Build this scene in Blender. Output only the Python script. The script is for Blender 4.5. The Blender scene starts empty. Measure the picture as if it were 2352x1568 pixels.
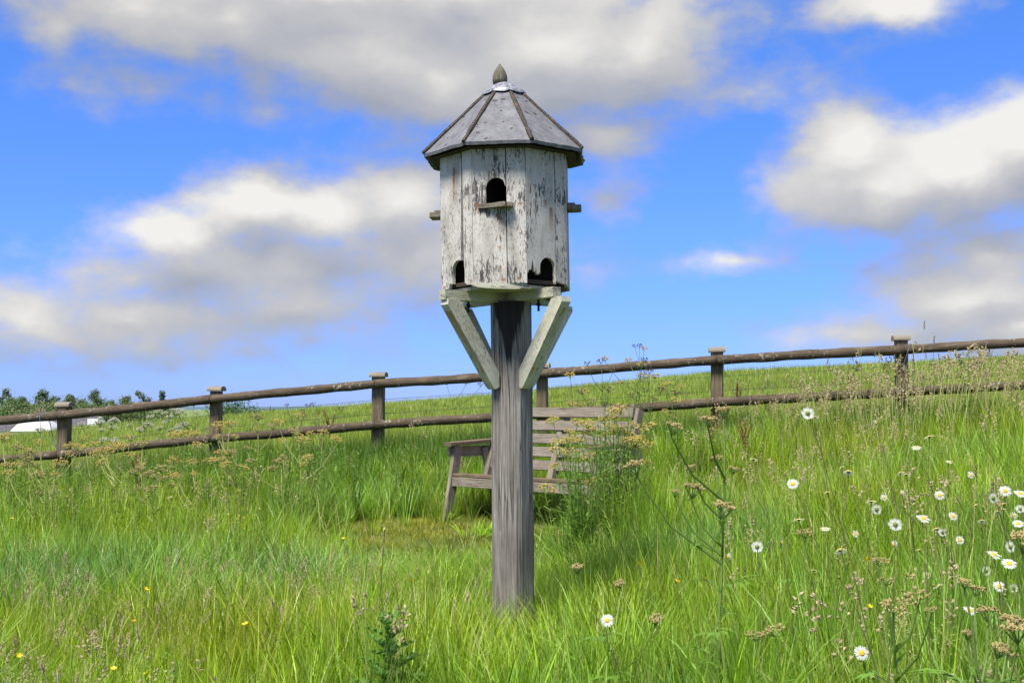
import bpy, math, random
import numpy as np
from mathutils import Vector, Matrix

# ------------------------------------------------------------------ camera, sky, sun, exposure
SC = bpy.context.scene
C = SC.collection
rad = math.radians
F = 2650.0                       # focal length in pixels of a 2352 px wide frame
EYE = Vector((0, 0, 1.157))
PITCH = math.atan((937 - 784) / F)
cam_d = bpy.data.cameras.new('camera')
cam = bpy.data.objects.new('camera', cam_d)
C.objects.link(cam)
cam.location = EYE
cam.rotation_euler = (rad(90) + PITCH, 0, 0)
cam_d.sensor_width = 36
cam_d.lens = F / 2352 * 36
cam_d.clip_start = 0.05
cam_d.clip_end = 9000
SC.camera = cam
SC.view_settings.view_transform = 'Standard'
SC.view_settings.look = 'None'
SC.view_settings.gamma = 1
SC.view_settings.exposure = 1.32
SC.cycles.use_denoising = True
SC.cycles.max_bounces = 4
SC.cycles.diffuse_bounces = 2
SC.cycles.transmission_bounces = 2
SC.cycles.transparent_max_bounces = 4
SUN_AZ, SUN_EL = 214.0, 60.0     # degrees clockwise from +Y (the view), degrees up
SUN_W = 3.1
SKY_TINT = [(0, (.132, .195, .50)), (.12, (.142, .215, .52)), (.30, (.165, .262, .55)), (.60, (.172, .30, .555)), (1, (.19, .33, .56))]
CLOUD_RAMP = [(0.0, (.38, .40, .45)), (.32, (.48, .49, .52)), (.60, (.62, .61, .60)), (.82, (.80, .78, .73)), (1.0, (.92, .90, .84))]


def at(px, py, Y):
    """the point at depth Y on the ray through a pixel"""
    cx = (px - 1176) / F
    cy = (784 - py) / F
    cp, sp = math.cos(PITCH), math.sin(PITCH)
    d = Vector((cx, cp - cy * sp, sp + cy * cp))
    return EYE + d * (Y / d.y)


class NT:
    """a small helper for building node trees"""
    def __init__(s, tree):
        s.t = tree
        s.n = tree.nodes
        s.l = tree.links

    def add(s, typ, **kw):
        n = s.n.new(typ)
        for k, v in kw.items():
            setattr(n, k, v)
        return n

    def put(s, sock, v):
        if v is None:
            return
        if isinstance(v, bpy.types.NodeSocket):
            s.l.new(v, sock)
        else:
            if sock.type == 'RGBA' and len(v) == 3:
                v = (*v, 1)
            sock.default_value = v

    def math(s, op, a, b=None, c=None, clamp=False):
        n = s.add('ShaderNodeMath', operation=op, use_clamp=clamp)
        for i, v in enumerate((a, b, c)):
            s.put(n.inputs[i], v)
        return n.outputs[0]

    def vmath(s, op, a, b=None, out=0):
        n = s.add('ShaderNodeVectorMath', operation=op)
        s.put(n.inputs[0], a)
        s.put(n.inputs[1], b)
        return n.outputs[out]

    def noise(s, vec, scale, detail=3, rough=.55, out=0, dist=0):
        n = s.add('ShaderNodeTexNoise')
        s.put(n.inputs['Vector'], vec)
        n.inputs['Scale'].default_value = scale
        n.inputs['Detail'].default_value = detail
        n.inputs['Roughness'].default_value = rough
        n.inputs['Distortion'].default_value = dist
        return n.outputs[out]

    def ramp(s, fac, stops, interp='LINEAR'):
        n = s.add('ShaderNodeValToRGB')
        n.color_ramp.interpolation = interp
        e = n.color_ramp.elements
        while len(e) < len(stops):
            e.new(.5)
        for i, (p, c) in enumerate(stops):
            e[i].position = p
            e[i].color = (c, c, c, 1) if isinstance(c, (int, float)) else (*c, 1)
        s.put(n.inputs[0], fac)
        return n.outputs[0]

    def mix(s, fac, a, b, blend='MIX'):
        n = s.add('ShaderNodeMix', data_type='RGBA', blend_type=blend)
        s.put(n.inputs[0], fac)
        s.put(n.inputs[6], a)
        s.put(n.inputs[7], b)
        return n.outputs[2]

    def maprange(s, v, a, b, c=0., d=1., smooth=False):
        n = s.add('ShaderNodeMapRange', interpolation_type='SMOOTHSTEP' if smooth else 'LINEAR')
        s.put(n.inputs[0], v)
        for i, x in enumerate((a, b, c, d)):
            s.put(n.inputs[i + 1], float(x))
        return n.outputs[0]

    def attr(s, name, typ='GEOMETRY', out='Vector'):
        n = s.add('ShaderNodeAttribute', attribute_name=name, attribute_type=typ)
        return n.outputs[out]


# clouds: centre and radii (pixels of the 2352 px frame, turned into azimuth and elevation), weight
CLOUDS = [
    (300, 20, 280, 105, 1.0), (130, 70, 85, 60, .6), (540, 50, 340, 105, 1.05), (850, 100, 310, 150, 1.1),
    (1010, 190, 250, 115, 1.0), (1250, 110, 370, 165, 1.15), (1470, 110, 170, 150, 1.05),
    (760, -50, 950, 120, 1.05), (1220, 225, 280, 75, .8), (1630, 90, 90, 80, .3),
    (170, 200, 105, 48, .34), (350, 200, 170, 65, .34), (615, 260, 60, 45, .36),
    (590, 455, 150, 85, 1.05), (430, 530, 170, 75, 1.0), (740, 490, 200, 90, 1.05), (930, 450, 160, 125, .9),
    (980, 580, 220, 110, .8), (640, 610, 420, 95, .76), (60, 735, 170, 100, .78),
    (310, 730, 330, 110, .74), (660, 710, 320, 95, .6), (300, 630, 200, 60, .6),
    (1390, 318, 140, 58, .72), (1390, 445, 105, 72, .50), (1360, 610, 75, 48, .28),
    (1720, 212, 150, 34, .42), (1890, 185, 90, 50, .28),
    (1950, 330, 140, 105, 1.1), (2000, 430, 260, 115, 1.15), (2210, 390, 260, 140, 1.15), (2350, 320, 160, 125, 1.1),
    (2270, 590, 220, 75, .8), (2240, 690, 270, 100, .95), (2080, 650, 160, 55, .55), (2060, 765, 340, 62, .7),
    (2352, 745, 150, 70, 1.0), (1680, 600, 140, 40, .62), (2050, 15, 200, 75, .9),
]


def azel(px, py):
    d = (at(px, py, 1.0) - EYE).normalized()
    return math.atan2(d.x, d.y), math.asin(d.z)


def build_world():
    w = bpy.data.worlds.new('World')
    SC.world = w
    w.use_nodes = True
    t = NT(w.node_tree)
    t.n.clear()
    out = t.add('ShaderNodeOutputWorld')
    STR = 0.15
    w.cycles.sampling_method = 'NONE'      # the soft sky is met by the rays themselves; the sun is a lamp
    sky = t.add('ShaderNodeTexSky', sky_type='NISHITA', sun_disc=False)
    sky.sun_elevation = rad(SUN_EL)
    sky.sun_rotation = rad(SUN_AZ)
    sky.altitude = 100
    sky.air_density = 1.0
    sky.dust_density = 0.15
    sky.ozone_density = 2.5
    # direction -> azimuth, elevation
    tc = t.add('ShaderNodeTexCoord').outputs['Generated']
    nrm = t.vmath('NORMALIZE', tc)
    sep = t.add('ShaderNodeSeparateXYZ')
    t.l.new(nrm, sep.inputs[0])
    az = t.math('ARCTAN2', sep.outputs[0], sep.outputs[1])
    el = t.math('ARCSINE', sep.outputs[2])
    cmb = t.add('ShaderNodeCombineXYZ')
    t.l.new(az, cmb.inputs[0])
    t.l.new(el, cmb.inputs[1])
    p0 = cmb.outputs[0]
    tint = t.ramp(t.maprange(el, -.02, .55), SKY_TINT)
    blue = t.mix(1., sky.outputs[0], tint, 'MULTIPLY')
    # the clouds in view end at these angles; beyond them the same kind of cloud goes on at random
    a_in, e_in = azel(2450, 100)[0], azel(1176, -60)[1]
    k = 1 / STR * 2 ** -SC.view_settings.exposure

    def warp():
        # pulls the outlines about
        wv = t.noise(t.vmath('MULTIPLY', p0, (1, 1.5, 1)), 15, 4, .56, out=1)
        return t.vmath('MULTIPLY', t.vmath('SUBTRACT', wv, (.5, .5, .5)), (.050, .030, 0))

    def density(shift, blobs, wv):
        p = t.vmath('ADD', p0, shift)
        q = t.vmath('ADD', p, wv)
        g = t.noise(t.vmath('MULTIPLY', q, (1, 1.7, 1)), 3.1, 2, .5)
        acc = t.maprange(g, .41, .62, -.6, 1.1)
        if blobs:
            m1 = t.maprange(t.math('ABSOLUTE', az), a_in, a_in + .12)
            m2 = t.maprange(el, e_in, e_in + .1)
            m = t.math('MAXIMUM', m1, m2)
            gen = t.math('MULTIPLY_ADD', t.math('SUBTRACT', 1., m), -3., acc)
            acc = None
            for (cx, cy, rx, ry, wt) in CLOUDS:
                a0, e0 = azel(cx, cy)
                ra = (azel(cx + rx, cy)[0] - azel(cx - rx, cy)[0]) / 2
                re = (azel(cx, cy - ry)[1] - azel(cx, cy + ry)[1]) / 2
                v = t.vmath('MULTIPLY', t.vmath('SUBTRACT', q, (a0, e0, 0)), (1 / ra, 1 / re, 0))
                ln = t.vmath('LENGTH', v, out=1)
                val = t.math('MULTIPLY_ADD', ln, -wt * .78, wt)
                acc = val if acc is None else t.math('SMOOTH_MAX', acc, val, .55)
            acc = t.math('MAXIMUM', acc, gen)
        n = t.noise(t.vmath('MULTIPLY', p, (1, 1.6, 1)), 24, 5, .55)
        n2 = t.noise(t.vmath('MULTIPLY', p, (1, 1.4, 1)), 7, 2, .5)
        n = t.math('SUBTRACT', n, .5)
        acc = t.math('MULTIPLY_ADD', t.math('SUBTRACT', n2, .5), .42, acc)
        return t.math('MULTIPLY_ADD', n, .30, acc), t.math('MULTIPLY_ADD', n, .78, acc)

    def layer(blobs):
        wv = warp()
        d0, edge = density((0, 0, 0), blobs, wv)
        d1, _e = density((-.006, .046, 0), blobs, wv)
        alpha = t.maprange(edge, -.06, .60, 0, .96, smooth=True)
        lit = t.math('MULTIPLY_ADD', t.math('SUBTRACT', d0, d1), 0.74, .36)
        lit = t.math('ADD', lit, t.maprange(d0, .15, 1.1, -.05, .20), clamp=True)
        col = t.ramp(lit, CLOUD_RAMP)
        colk = t.vmath('SCALE', col)
        colk.node.inputs[3].default_value = k
        above = t.maprange(el, -.01, .03)
        bg = t.add('ShaderNodeBackground')
        bg.inputs[1].default_value = STR
        t.l.new(t.mix(t.math('MULTIPLY', alpha, above), blue, colk), bg.inputs[0])
        return bg.outputs[0]
    inside = t.math('MULTIPLY', t.math('LESS_THAN', t.math('ABSOLUTE', az), a_in + .12), t.math('LESS_THAN', t.math('ABSOLUTE', el), e_in + .1))
    mx = t.add('ShaderNodeMixShader')
    t.l.new(inside, mx.inputs[0])
    t.l.new(layer(False), mx.inputs[1])
    t.l.new(layer(True), mx.inputs[2])
    t.l.new(mx.outputs[0], out.inputs[0])
    # the sun
    sl = bpy.data.lights.new('sun', 'SUN')
    sl.energy = SUN_W
    sl.angle = rad(18)
    sl.color = (1.0, .955, .88)
    so = bpy.data.objects.new('sun', sl)
    C.objects.link(so)
    a, e = rad(SUN_AZ), rad(SUN_EL)
    to_sun = Vector((math.sin(a) * math.cos(e), math.cos(a) * math.cos(e), math.sin(e)))
    so.rotation_euler = to_sun.to_track_quat('Z', 'Y').to_euler()
    so.location = (0, 0, 30)


build_world()


# ------------------------------------------------------------------ mesh helpers
class MB:
    """collects faces; build() links them as one mesh object"""
    def __init__(s):
        s.v, s.f, s.m, s.vr = [], [], [], []

    def face(s, pts, mi=0, r=0.):
        b = len(s.v)
        s.v += [tuple(p) for p in pts]
        s.vr += [r] * len(pts)
        s.f.append(tuple(range(b, b + len(pts))))
        s.m.append(mi)

    def mesh(s, vs, fs, mi=0, r=0.):
        b = len(s.v)
        s.v += [tuple(p) for p in vs]
        s.vr += [r] * len(vs)
        for f in fs:
            s.f.append(tuple(b + i for i in f))
            s.m.append(mi)

    def box(s, o, X, Y, Z, mi=0, r=0.):
        """box with centre o and half-axis vectors"""
        o, X, Y, Z = Vector(o), Vector(X), Vector(Y), Vector(Z)
        vs = [o + X * a + Y * b + Z * c for c in (-1, 1) for (a, b) in ((-1, -1), (1, -1), (1, 1), (-1, 1))]
        s.mesh(vs, [(3, 2, 1, 0), (4, 5, 6, 7), (0, 1, 5, 4), (1, 2, 6, 5), (2, 3, 7, 6), (3, 0, 4, 7)], mi, r)

    def prism(s, poly, o, U, V, W, mi=0):
        """2-D outline poly in the plane (U, V) at o, pushed along the vector W"""
        o, U, V, W = Vector(o), Vector(U), Vector(V), Vector(W)
        n = len(poly)
        a = [o + U * p[0] + V * p[1] for p in poly]
        b = [p + W for p in a]
        fs = [tuple(range(n)), tuple(reversed(range(n, 2 * n)))]
        fs += [(i, i + n, (i + 1) % n + n, (i + 1) % n) for i in range(n)]
        s.mesh(a + b, fs, mi)

    def tube(s, pts, radii, n=5, mi=0, r=0., cap=True, jit=None):
        pts = [Vector(p) for p in pts]
        if not hasattr(radii, '__len__'):
            radii = [radii] * len(pts)
        vs, fs = [], []
        up = Vector((.3, .2, 1)) if abs((pts[-1] - pts[0]).normalized().z) < .9 else Vector((1, .2, 0))
        for i, p in enumerate(pts):
            d = (pts[min(i + 1, len(pts) - 1)] - pts[max(i - 1, 0)]).normalized()
            a = d.cross(up).normalized()
            b = d.cross(a)
            for k in range(n):
                th = 2 * math.pi * k / n
                rr = radii[i] * (1 + (jit(i, k) if jit else 0))
                vs.append(p + (a * math.cos(th) + b * math.sin(th)) * rr)
        for i in range(len(pts) - 1):
            for k in range(n):
                k2 = (k + 1) % n
                fs.append((i * n + k, i * n + k2, (i + 1) * n + k2, (i + 1) * n + k))
        if cap:
            fs.append(tuple(reversed(range(n))))
            fs.append(tuple(range((len(pts) - 1) * n, len(pts) * n)))
        s.mesh(vs, fs, mi, r)

    def lathe(s, prof, o, n=12, mi=0):
        o = Vector(o)
        vs, fs = [], []
        for (r, z) in prof:
            for k in range(n):
                th = 2 * math.pi * k / n
                vs.append(o + Vector((r * math.cos(th), r * math.sin(th), z)))
        for i in range(len(prof) - 1):
            for k in range(n):
                k2 = (k + 1) % n
                fs.append((i * n + k, i * n + k2, (i + 1) * n + k2, (i + 1) * n + k))
        s.mesh(vs, fs, mi)

    def data(s, name, mats, origin=(0, 0, 0), grain=None, smooth=False):
        me = bpy.data.meshes.new(name)
        o = Vector(origin)
        me.from_pydata([tuple(Vector(p) - o) for p in s.v], [], s.f)
        for m in (mats if isinstance(mats, (list, tuple)) else [mats]):
            me.materials.append(m)
        me.polygons.foreach_set('material_index', s.m)
        if smooth:
            me.polygons.foreach_set('use_smooth', [True] * len(s.f))
        if grain is not None:
            g = Vector(grain).normalized()
            u = g.cross(Vector((.31, .77, .12))).normalized()
            v = g.cross(u)
            ofs = Vector((random.uniform(0, 30), random.uniform(0, 30), random.uniform(0, 30)))
            arr = np.array([(Vector(p).dot(u) + ofs.x, Vector(p).dot(v) + ofs.y, Vector(p).dot(g) + ofs.z) for p in s.v], dtype=np.float32)
            a = me.attributes.new('grain', 'FLOAT_VECTOR', 'POINT')
            a.data.foreach_set('vector', arr.ravel())
        if any(s.vr):
            a = me.attributes.new('rnd', 'FLOAT', 'POINT')
            a.data.foreach_set('value', np.array(s.vr, dtype=np.float32))
        return me

    def build(s, name, mats, parent=None, origin=(0, 0, 0), grain=None, smooth=False):
        ob = bpy.data.objects.new(name, s.data(name, mats, origin, grain, smooth))
        C.objects.link(ob)
        if parent:
            ob.parent = parent
        return ob


def tag(o, label=None, cat=None, group=None, kind=None):
    if label:
        o['label'] = label
    if cat:
        o['category'] = cat
    if group:
        o['group'] = group
    if kind:
        o['kind'] = kind
    return o


def thing(name, label, cat, loc=(0, 0, 0), group=None):
    o = bpy.data.objects.new(name, None)
    o.empty_display_size = .1
    C.objects.link(o)
    o.location = loc
    return tag(o, label, cat, group)


def place(name, me, parent, loc=(0, 0, 0), rot=(0, 0, 0), scale=1.):
    o = bpy.data.objects.new(name, me)
    C.objects.link(o)
    o.parent = parent
    o.location = loc
    o.rotation_euler = rot
    o.scale = scale if hasattr(scale, '__len__') else (scale,) * 3
    return o


# ------------------------------------------------------------------ materials
def new_mat(name):
    m = bpy.data.materials.new(name)
    m.use_nodes = True
    t = NT(m.node_tree)
    b = t.n['Principled BSDF']
    b.inputs['Specular IOR Level'].default_value = .3
    return m, t, b


def bump(t, b, height, strength, dist):
    n = t.add('ShaderNodeBump')
    n.inputs['Strength'].default_value = strength
    n.inputs['Distance'].default_value = dist
    t.put(n.inputs['Height'], height)
    t.l.new(n.outputs[0], b.inputs['Normal'])


def wood_mat(name, stops, rough=.85, lichen=None, lich_amt=.0, crack=.5, scale=1., extra=None, bumpd=.004):
    """weathered timber: streaks and cracks along the grain"""
    m, t, b = new_mat(name)
    g = t.attr('grain')
    s1 = t.noise(t.vmath('MULTIPLY', g, (55 * scale, 55 * scale, 2.2 * scale)), 1, 5, .65)
    s2 = t.noise(t.vmath('MULTIPLY', g, (150 * scale, 150 * scale, 5 * scale)), 1, 3, .6)
    big = t.noise(g, 4.5 * scale, 4, .6)
    f = t.math('MULTIPLY_ADD', s2, .35, t.math('MULTIPLY_ADD', big, .4, t.math('MULTIPLY', s1, .45)))
    col = t.ramp(f, stops)
    cr = t.noise(t.vmath('MULTIPLY', g, (38 * scale, 38 * scale, 1.3 * scale)), 1, 3, .5)
    crk = t.maprange(t.math('ABSOLUTE', t.math('SUBTRACT', cr, .5)), .0, .022, 1, 0)
    crk = t.math('MULTIPLY', crk, t.maprange(big, .42, .6))
    col = t.mix(t.math('MULTIPLY', crk, crack), col, (.012, .010, .009))
    if lichen:
        l = t.noise(g, 26 * scale, 5, .62)
        l2 = t.noise(g, 5, 2, .5)
        l = t.maprange(t.math('MULTIPLY_ADD', l2, .35, l), .80 - lich_amt, .86 - lich_amt)
        col = t.mix(l, col, lichen)
    if extra:
        col = extra(t, col, g)
    t.l.new(col, b.inputs['Base Color'])
    b.inputs['Roughness'].default_value = rough
    h = t.math('SUBTRACT', t.math('MULTIPLY_ADD', s2, .4, s1), t.math('MULTIPLY', crk, .8))
    bump(t, b, h, .8, bumpd)
    return m


def plain_mat(name, col, rough=.7, metal=0., var=.0, scale=20., transl=0., vcol=None):
    m, t, b = new_mat(name)
    c = None
    if var:
        n = t.noise(t.add('ShaderNodeTexCoord').outputs['Object'], scale, 4, .6)
        c = t.mix(t.maprange(n, .3, .7), tuple(x * (1 - var) for x in col), tuple(min(1, x * (1 + var)) for x in col))
        t.l.new(c, b.inputs['Base Color'])
    else:
        b.inputs['Base Color'].default_value = (*col, 1)
    b.inputs['Roughness'].default_value = rough
    b.inputs['Metallic'].default_value = metal
    if transl:
        translucent(t, b, c if c else (*col, 1), transl)
    return m


def translucent(t, b, col, f):
    tr = t.add('ShaderNodeBsdfTranslucent')
    if isinstance(col, bpy.types.NodeSocket):
        t.l.new(t.mix(1., col, (1.0, 1.0, .55), 'MULTIPLY'), tr.inputs[0])
    else:
        tr.inputs[0].default_value = (col[0], col[1], col[2] * .55, 1)
    mx = t.add('ShaderNodeMixShader')
    mx.inputs[0].default_value = f
    t.l.new(b.outputs[0], mx.inputs[1])
    t.l.new(tr.outputs[0], mx.inputs[2])
    t.l.new(mx.outputs[0], t.n['Material Output'].inputs[0])


def grass_mat(name, c_yel, c_grn, c_blu, straw, transl=.38, straw_at=.93):
    """each blade its own tone; drifts of yellower and bluer grass over metres; paler at the root"""
    m, t, b = new_mat(name)
    r = t.attr('rnd', out='Fac')
    hgt = t.attr('hgt', out='Fac')
    ti = t.attr('tint', 'INSTANCER', 'Fac')
    pos = t.add('ShaderNodeNewGeometry').outputs['Position']
    n1 = t.noise(pos, .75, 3, .6)
    n2 = t.noise(pos, 2.9, 2, .5)
    k = t.math('MULTIPLY_ADD', n2, .5, t.math('MULTIPLY_ADD', r, .30, t.math('MULTIPLY_ADD', n1, .95, t.math('MULTIPLY', ti, .6))))
    col = t.ramp(t.maprange(k, .70, 1.68), [(0, c_yel), (.45, c_grn), (1, c_blu)])
    br = t.maprange(t.math('FRACT', t.math('MULTIPLY', r, 7.31)), 0, 1, .55, 1.4)
    colb = t.vmath('SCALE', col)
    t.l.new(br, colb.node.inputs[3])
    col = t.mix(t.maprange(r, straw_at, straw_at + .02), colb, straw)
    colc = t.vmath('SCALE', col)
    t.l.new(t.maprange(t.math('FRACT', t.math('MULTIPLY', ti, 13.7)), 0, 1, .58, 1.32), colc.node.inputs[3])
    col = colc
    col = t.mix(t.maprange(hgt, .0, .3, .5, 0), col, tuple(.55 * a + .45 * s for a, s in zip(c_yel, straw)))
    t.l.new(col, b.inputs['Base Color'])
    b.inputs['Roughness'].default_value = .42
    b.inputs['Specular IOR Level'].default_value = .5
    translucent(t, b, col, transl)
    return m


# painted planks of the dovecote: peeling along the grain, rust under the nails
RUST = []      # (face*1.0 + u, v, half width, length) filled in below


def paint_mat(name, white, peel_at, green=0., rust=(), rust_col=(.27, .105, .030), attr='fuv'):
    m, t, b = new_mat(name)
    g = t.attr('grain')
    fu = t.attr('fuv') if rust else None
    a = t.noise(t.vmath('MULTIPLY', g, (170, 170, 34)), 1, 4, .68)
    c = t.noise(t.vmath('MULTIPLY', g, (62, 62, 8)), 1, 3, .6)
    big = t.noise(g, 5.5, 3, .6)
    k = t.math('MULTIPLY_ADD', big, .55, t.math('MULTIPLY_ADD', c, .42, t.math('MULTIPLY', a, .52)))
    pe = t.maprange(k, peel_at, peel_at + .045)
    fine = t.noise(t.vmath('MULTIPLY', g, (260, 260, 60)), 1, 2, .6)
    pe = t.math('MAXIMUM', pe, t.math('MULTIPLY', t.maprange(fine, .57, .66), t.maprange(big, .36, .58, .2, .85)))
    woodn = t.noise(t.vmath('MULTIPLY', g, (90, 90, 5)), 1, 3, .6)
    wood = t.ramp(woodn, [(.25, (.030, .026, .023)), (.55, (.105, .092, .083)), (.8, (.20, .18, .165))])
    dirt = t.noise(t.vmath('MULTIPLY', g, (12, 12, 3.5)), 1, 4, .6)
    wc = t.mix(t.maprange(dirt, .38, .72), white, tuple(x * y for x, y in zip(white, (.55, .54, .51))))
    if green:
        gn = t.noise(g, 4, 3, .6)
        wc = t.mix(t.maprange(gn, .3, .65, green * .35, green), wc, (.26, .31, .13))
    col = t.mix(pe, wc, wood)
    for (u, v, hw, ln) in rust:
        hw *= 1.5
        d = t.vmath('SUBTRACT', fu, (u, v, 0))
        sp = t.add('ShaderNodeSeparateXYZ')
        t.l.new(d, sp.inputs[0])
        wob = t.math('MULTIPLY_ADD', t.math('SUBTRACT', c, .5), hw * 1.6, sp.outputs[0])
        mx = t.maprange(t.math('ABSOLUTE', wob), hw * .35, hw, 1, 0)
        my = t.math('MULTIPLY', t.maprange(sp.outputs[1], -ln, 0.0, .0, 1), t.maprange(sp.outputs[1], .001, .008, 1, 0))
        col = t.mix(t.math('MULTIPLY', t.math('MULTIPLY', mx, my), t.maprange(a, .25, .55, .6, 1.)), col, rust_col)
    t.l.new(col, b.inputs['Base Color'])
    b.inputs['Roughness'].default_value = .72
    h = t.math('MULTIPLY_ADD', pe, -1.0, t.math('MULTIPLY', woodn, .5))
    bump(t, b, h, .7, .003)
    return m


def mats():
    M = {}
    M['soil'] = None
    M['fence'] = wood_mat('fence_timber', [(.38, (0.026, 0.017, 0.011)), (.56, (0.070, 0.050, 0.031)), (.72, (0.145, 0.108, 0.067)), (.85, (0.267, 0.214, 0.148))],
                          lichen=(.24, .23, .17), lich_amt=.015, crack=.8)
    M['fence_post'] = wood_mat('fence_post_timber', [(.38, (0.051, 0.040, 0.025)), (.58, (0.132, 0.101, 0.061)), (.78, (0.252, 0.202, 0.125))],
                               lichen=(.24, .25, .12), lich_amt=-.03, crack=.7)
    M['cap'] = wood_mat('cap_timber', [(.38, (0.109, 0.090, 0.062)), (.6, (0.218, 0.189, 0.137)), (.8, (0.328, 0.295, 0.223))], crack=.6)
    M['bench'] = wood_mat('bench_timber', [(.38, (0.100, 0.080, 0.057)), (.6, (0.215, 0.181, 0.137)), (.82, (0.350, 0.311, 0.249))], crack=.6)
    M['seat'] = wood_mat('seat_timber', [(.38, (.07, 0.047, 0.030)), (.6, (.15, 0.102, 0.067)), (.82, (.25, 0.184, 0.126))], crack=.6)

    def stain(t, col, g):
        # a dark tarry run down the top of the post, forked, with its own outline
        p = t.add('ShaderNodeTexCoord').outputs['Object']
        sp = t.add('ShaderNodeSeparateXYZ')
        t.l.new(p, sp.inputs[0])
        n = t.noise(t.vmath('MULTIPLY', p, (34, 34, 3)), 1, 4, .6)
        x = t.math('MULTIPLY_ADD', t.math('SUBTRACT', n, .5), .10, t.math('ADD', sp.outputs[0], -.002))
        low = t.math('MULTIPLY_ADD', t.math('ABSOLUTE', x), 4.2, STAIN_Z)
        k = t.maprange(t.math('SUBTRACT', sp.outputs[2], low), -.02, .05)
        return t.mix(t.math('MULTIPLY', k, .93), col, (.010, .009, .009))
    M['post'] = wood_mat('post_timber', [(.38, (.040, .033, .027)), (.50, (.130, .112, .094)), (.62, (.235, .210, .182)), (.78, (.43, .395, .350))],
                         crack=1.0, scale=.7, extra=stain, bumpd=.010)
    M['beam'] = paint_mat('beam_paint', (.60, .57, .46), .82, green=.28)
    M['finial'] = wood_mat('finial_timber', [(.35, (.05, 0.044, 0.029)), (.6, (.13, 0.116, 0.080)), (.82, (.30, 0.281, 0.210))], crack=.6, scale=2.)
    M['perch'] = wood_mat('perch_timber', [(.35, (.07, 0.053, 0.038)), (.6, (.19, 0.160, 0.118)), (.85, (.38, 0.339, 0.269))], crack=.6)
    M['inner'] = plain_mat('inner_timber', (.05, .038, .028), .9)
    M['iron'] = plain_mat('iron', (.02, .018, .016), .6, .6)
    # slate panels of the dovecote roof
    m, t, b = new_mat('roof_slate')
    p = t.add('ShaderNodeTexCoord').outputs['Object']
    n = t.noise(p, 14, 6, .68)
    col = t.ramp(n, [(.3, (.105, .105, .110)), (.5, (.150, .149, .155)), (.7, (.205, .203, .208))])
    v = t.add('ShaderNodeTexVoronoi')
    t.put(v.inputs['Vector'], t.vmath('ADD', p, t.vmath('MULTIPLY', t.noise(p, 40, 2, .5, out=1), (.02, .02, .02))))
    v.inputs['Scale'].default_value = 24
    sepc = t.add('ShaderNodeSeparateColor')
    t.l.new(v.outputs['Color'], sepc.inputs[0])
    spot = t.maprange(t.math('SUBTRACT', v.outputs['Distance'], t.maprange(sepc.outputs[0], .35, 1, -.05, .34)), -.06, .02, 1, 0)
    run = t.noise(t.vmath('MULTIPLY', p, (26, 26, 5)), 1, 3, .6)
    col = t.mix(t.maprange(run, .52, .72, 0, .55), col, (.085, .083, .080))
    col = t.mix(t.math('MULTIPLY', spot, .85), col, (.035, .035, .038))
    t.l.new(col, b.inputs['Base Color'])
    b.inputs['Roughness'].default_value = .62
    bump(t, b, t.noise(p, 60, 5, .7), .5, .006)
    M['slate'] = m
    m, t, b = new_mat('batten_moss')
    p = t.add('ShaderNodeTexCoord').outputs['Object']
    n = t.noise(p, 140, 3, .7)
    col = t.ramp(n, [(.35, (.022, .018, .014)), (.55, (.075, .062, .050)), (.75, (.22, .20, .17))])
    col = t.mix(t.maprange(t.noise(p, 25, 2), .6, .75), col, (.17, .09, .045))
    t.l.new(col, b.inputs['Base Color'])
    b.inputs['Roughness'].default_value = .95
    bump(t, b, n, 1., .006)
    M['batten'] = m
    m, t, b = new_mat('lead_sheet')
    p = t.add('ShaderNodeTexCoord').outputs['Object']
    n = t.noise(p, 45, 4, .65)
    col = t.ramp(n, [(.34, (.09, .09, .105)), (.5, (.25, .255, .28)), (.68, (.42, .425, .45))])
    t.l.new(col, b.inputs['Base Color'])
    b.inputs['Roughness'].default_value = .5
    b.inputs['Metallic'].default_value = .25
    bump(t, b, n, .4, .004)
    M['lead'] = m
    # vegetation
    M['grass'] = grass_mat('meadow_grass', (.455, .510, .030), (.300, .475, .020), (.215, .415, .085), (.56, .50, .22), transl=.48, straw_at=.93)
    M['field'] = grass_mat('field_grass', (.42, .47, .075), (.315, .44, .048), (.25, .385, .075), (.52, .48, .25), transl=.46, straw_at=.85)
    M['thatch'] = grass_mat('bleached_grass', (.52, .47, .20), (.46, .45, .17), (.38, .42, .15), (.58, .52, .28), transl=.35)
    M['mown'] = grass_mat('mown_grass', (.40, .38, .026), (.33, .36, .024), (.22, .32, .03), (.28, .22, .09))
    M['bank'] = grass_mat('bank_grass', (.260, .350, .026), (.150, .300, .016), (.110, .240, .045), (.26, .21, .10))
    M['stalk'] = plain_mat('grass_stalk', (.40, .43, .13), .6, transl=.2)
    M['seed_tan'] = plain_mat('seed_tan', (.50, .395, .235), .9, var=.35, scale=30, transl=.25)
    M['seed_pink'] = plain_mat('seed_pink', (.52, .39, .28), .9, var=.3, scale=30, transl=.25)
    M['seed_straw'] = plain_mat('seed_straw', (.56, .48, .24), .9, var=.3, scale=30, transl=.25)
    M['seed_dark'] = plain_mat('seed_dark', (.095, .070, .055), .9)
    M['umbel_tan'] = plain_mat('umbel_tan', (.44, .355, .15), .9, var=.3, scale=60, transl=.25)
    M['umbel_yellow'] = plain_mat('umbel_yellow', (.55, .43, .12), .9, var=.3, scale=60, transl=.25)
    M['umbel_white'] = plain_mat('umbel_white', (.62, .60, .46), .9, var=.2, scale=60, transl=.25)
    M['weed_stem'] = plain_mat('weed_stem', (.14, .22, .045), .6, transl=.1)
    M['weed_stem_pale'] = plain_mat('weed_stem_pale', (.36, .38, .12), .6, transl=.1)
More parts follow.
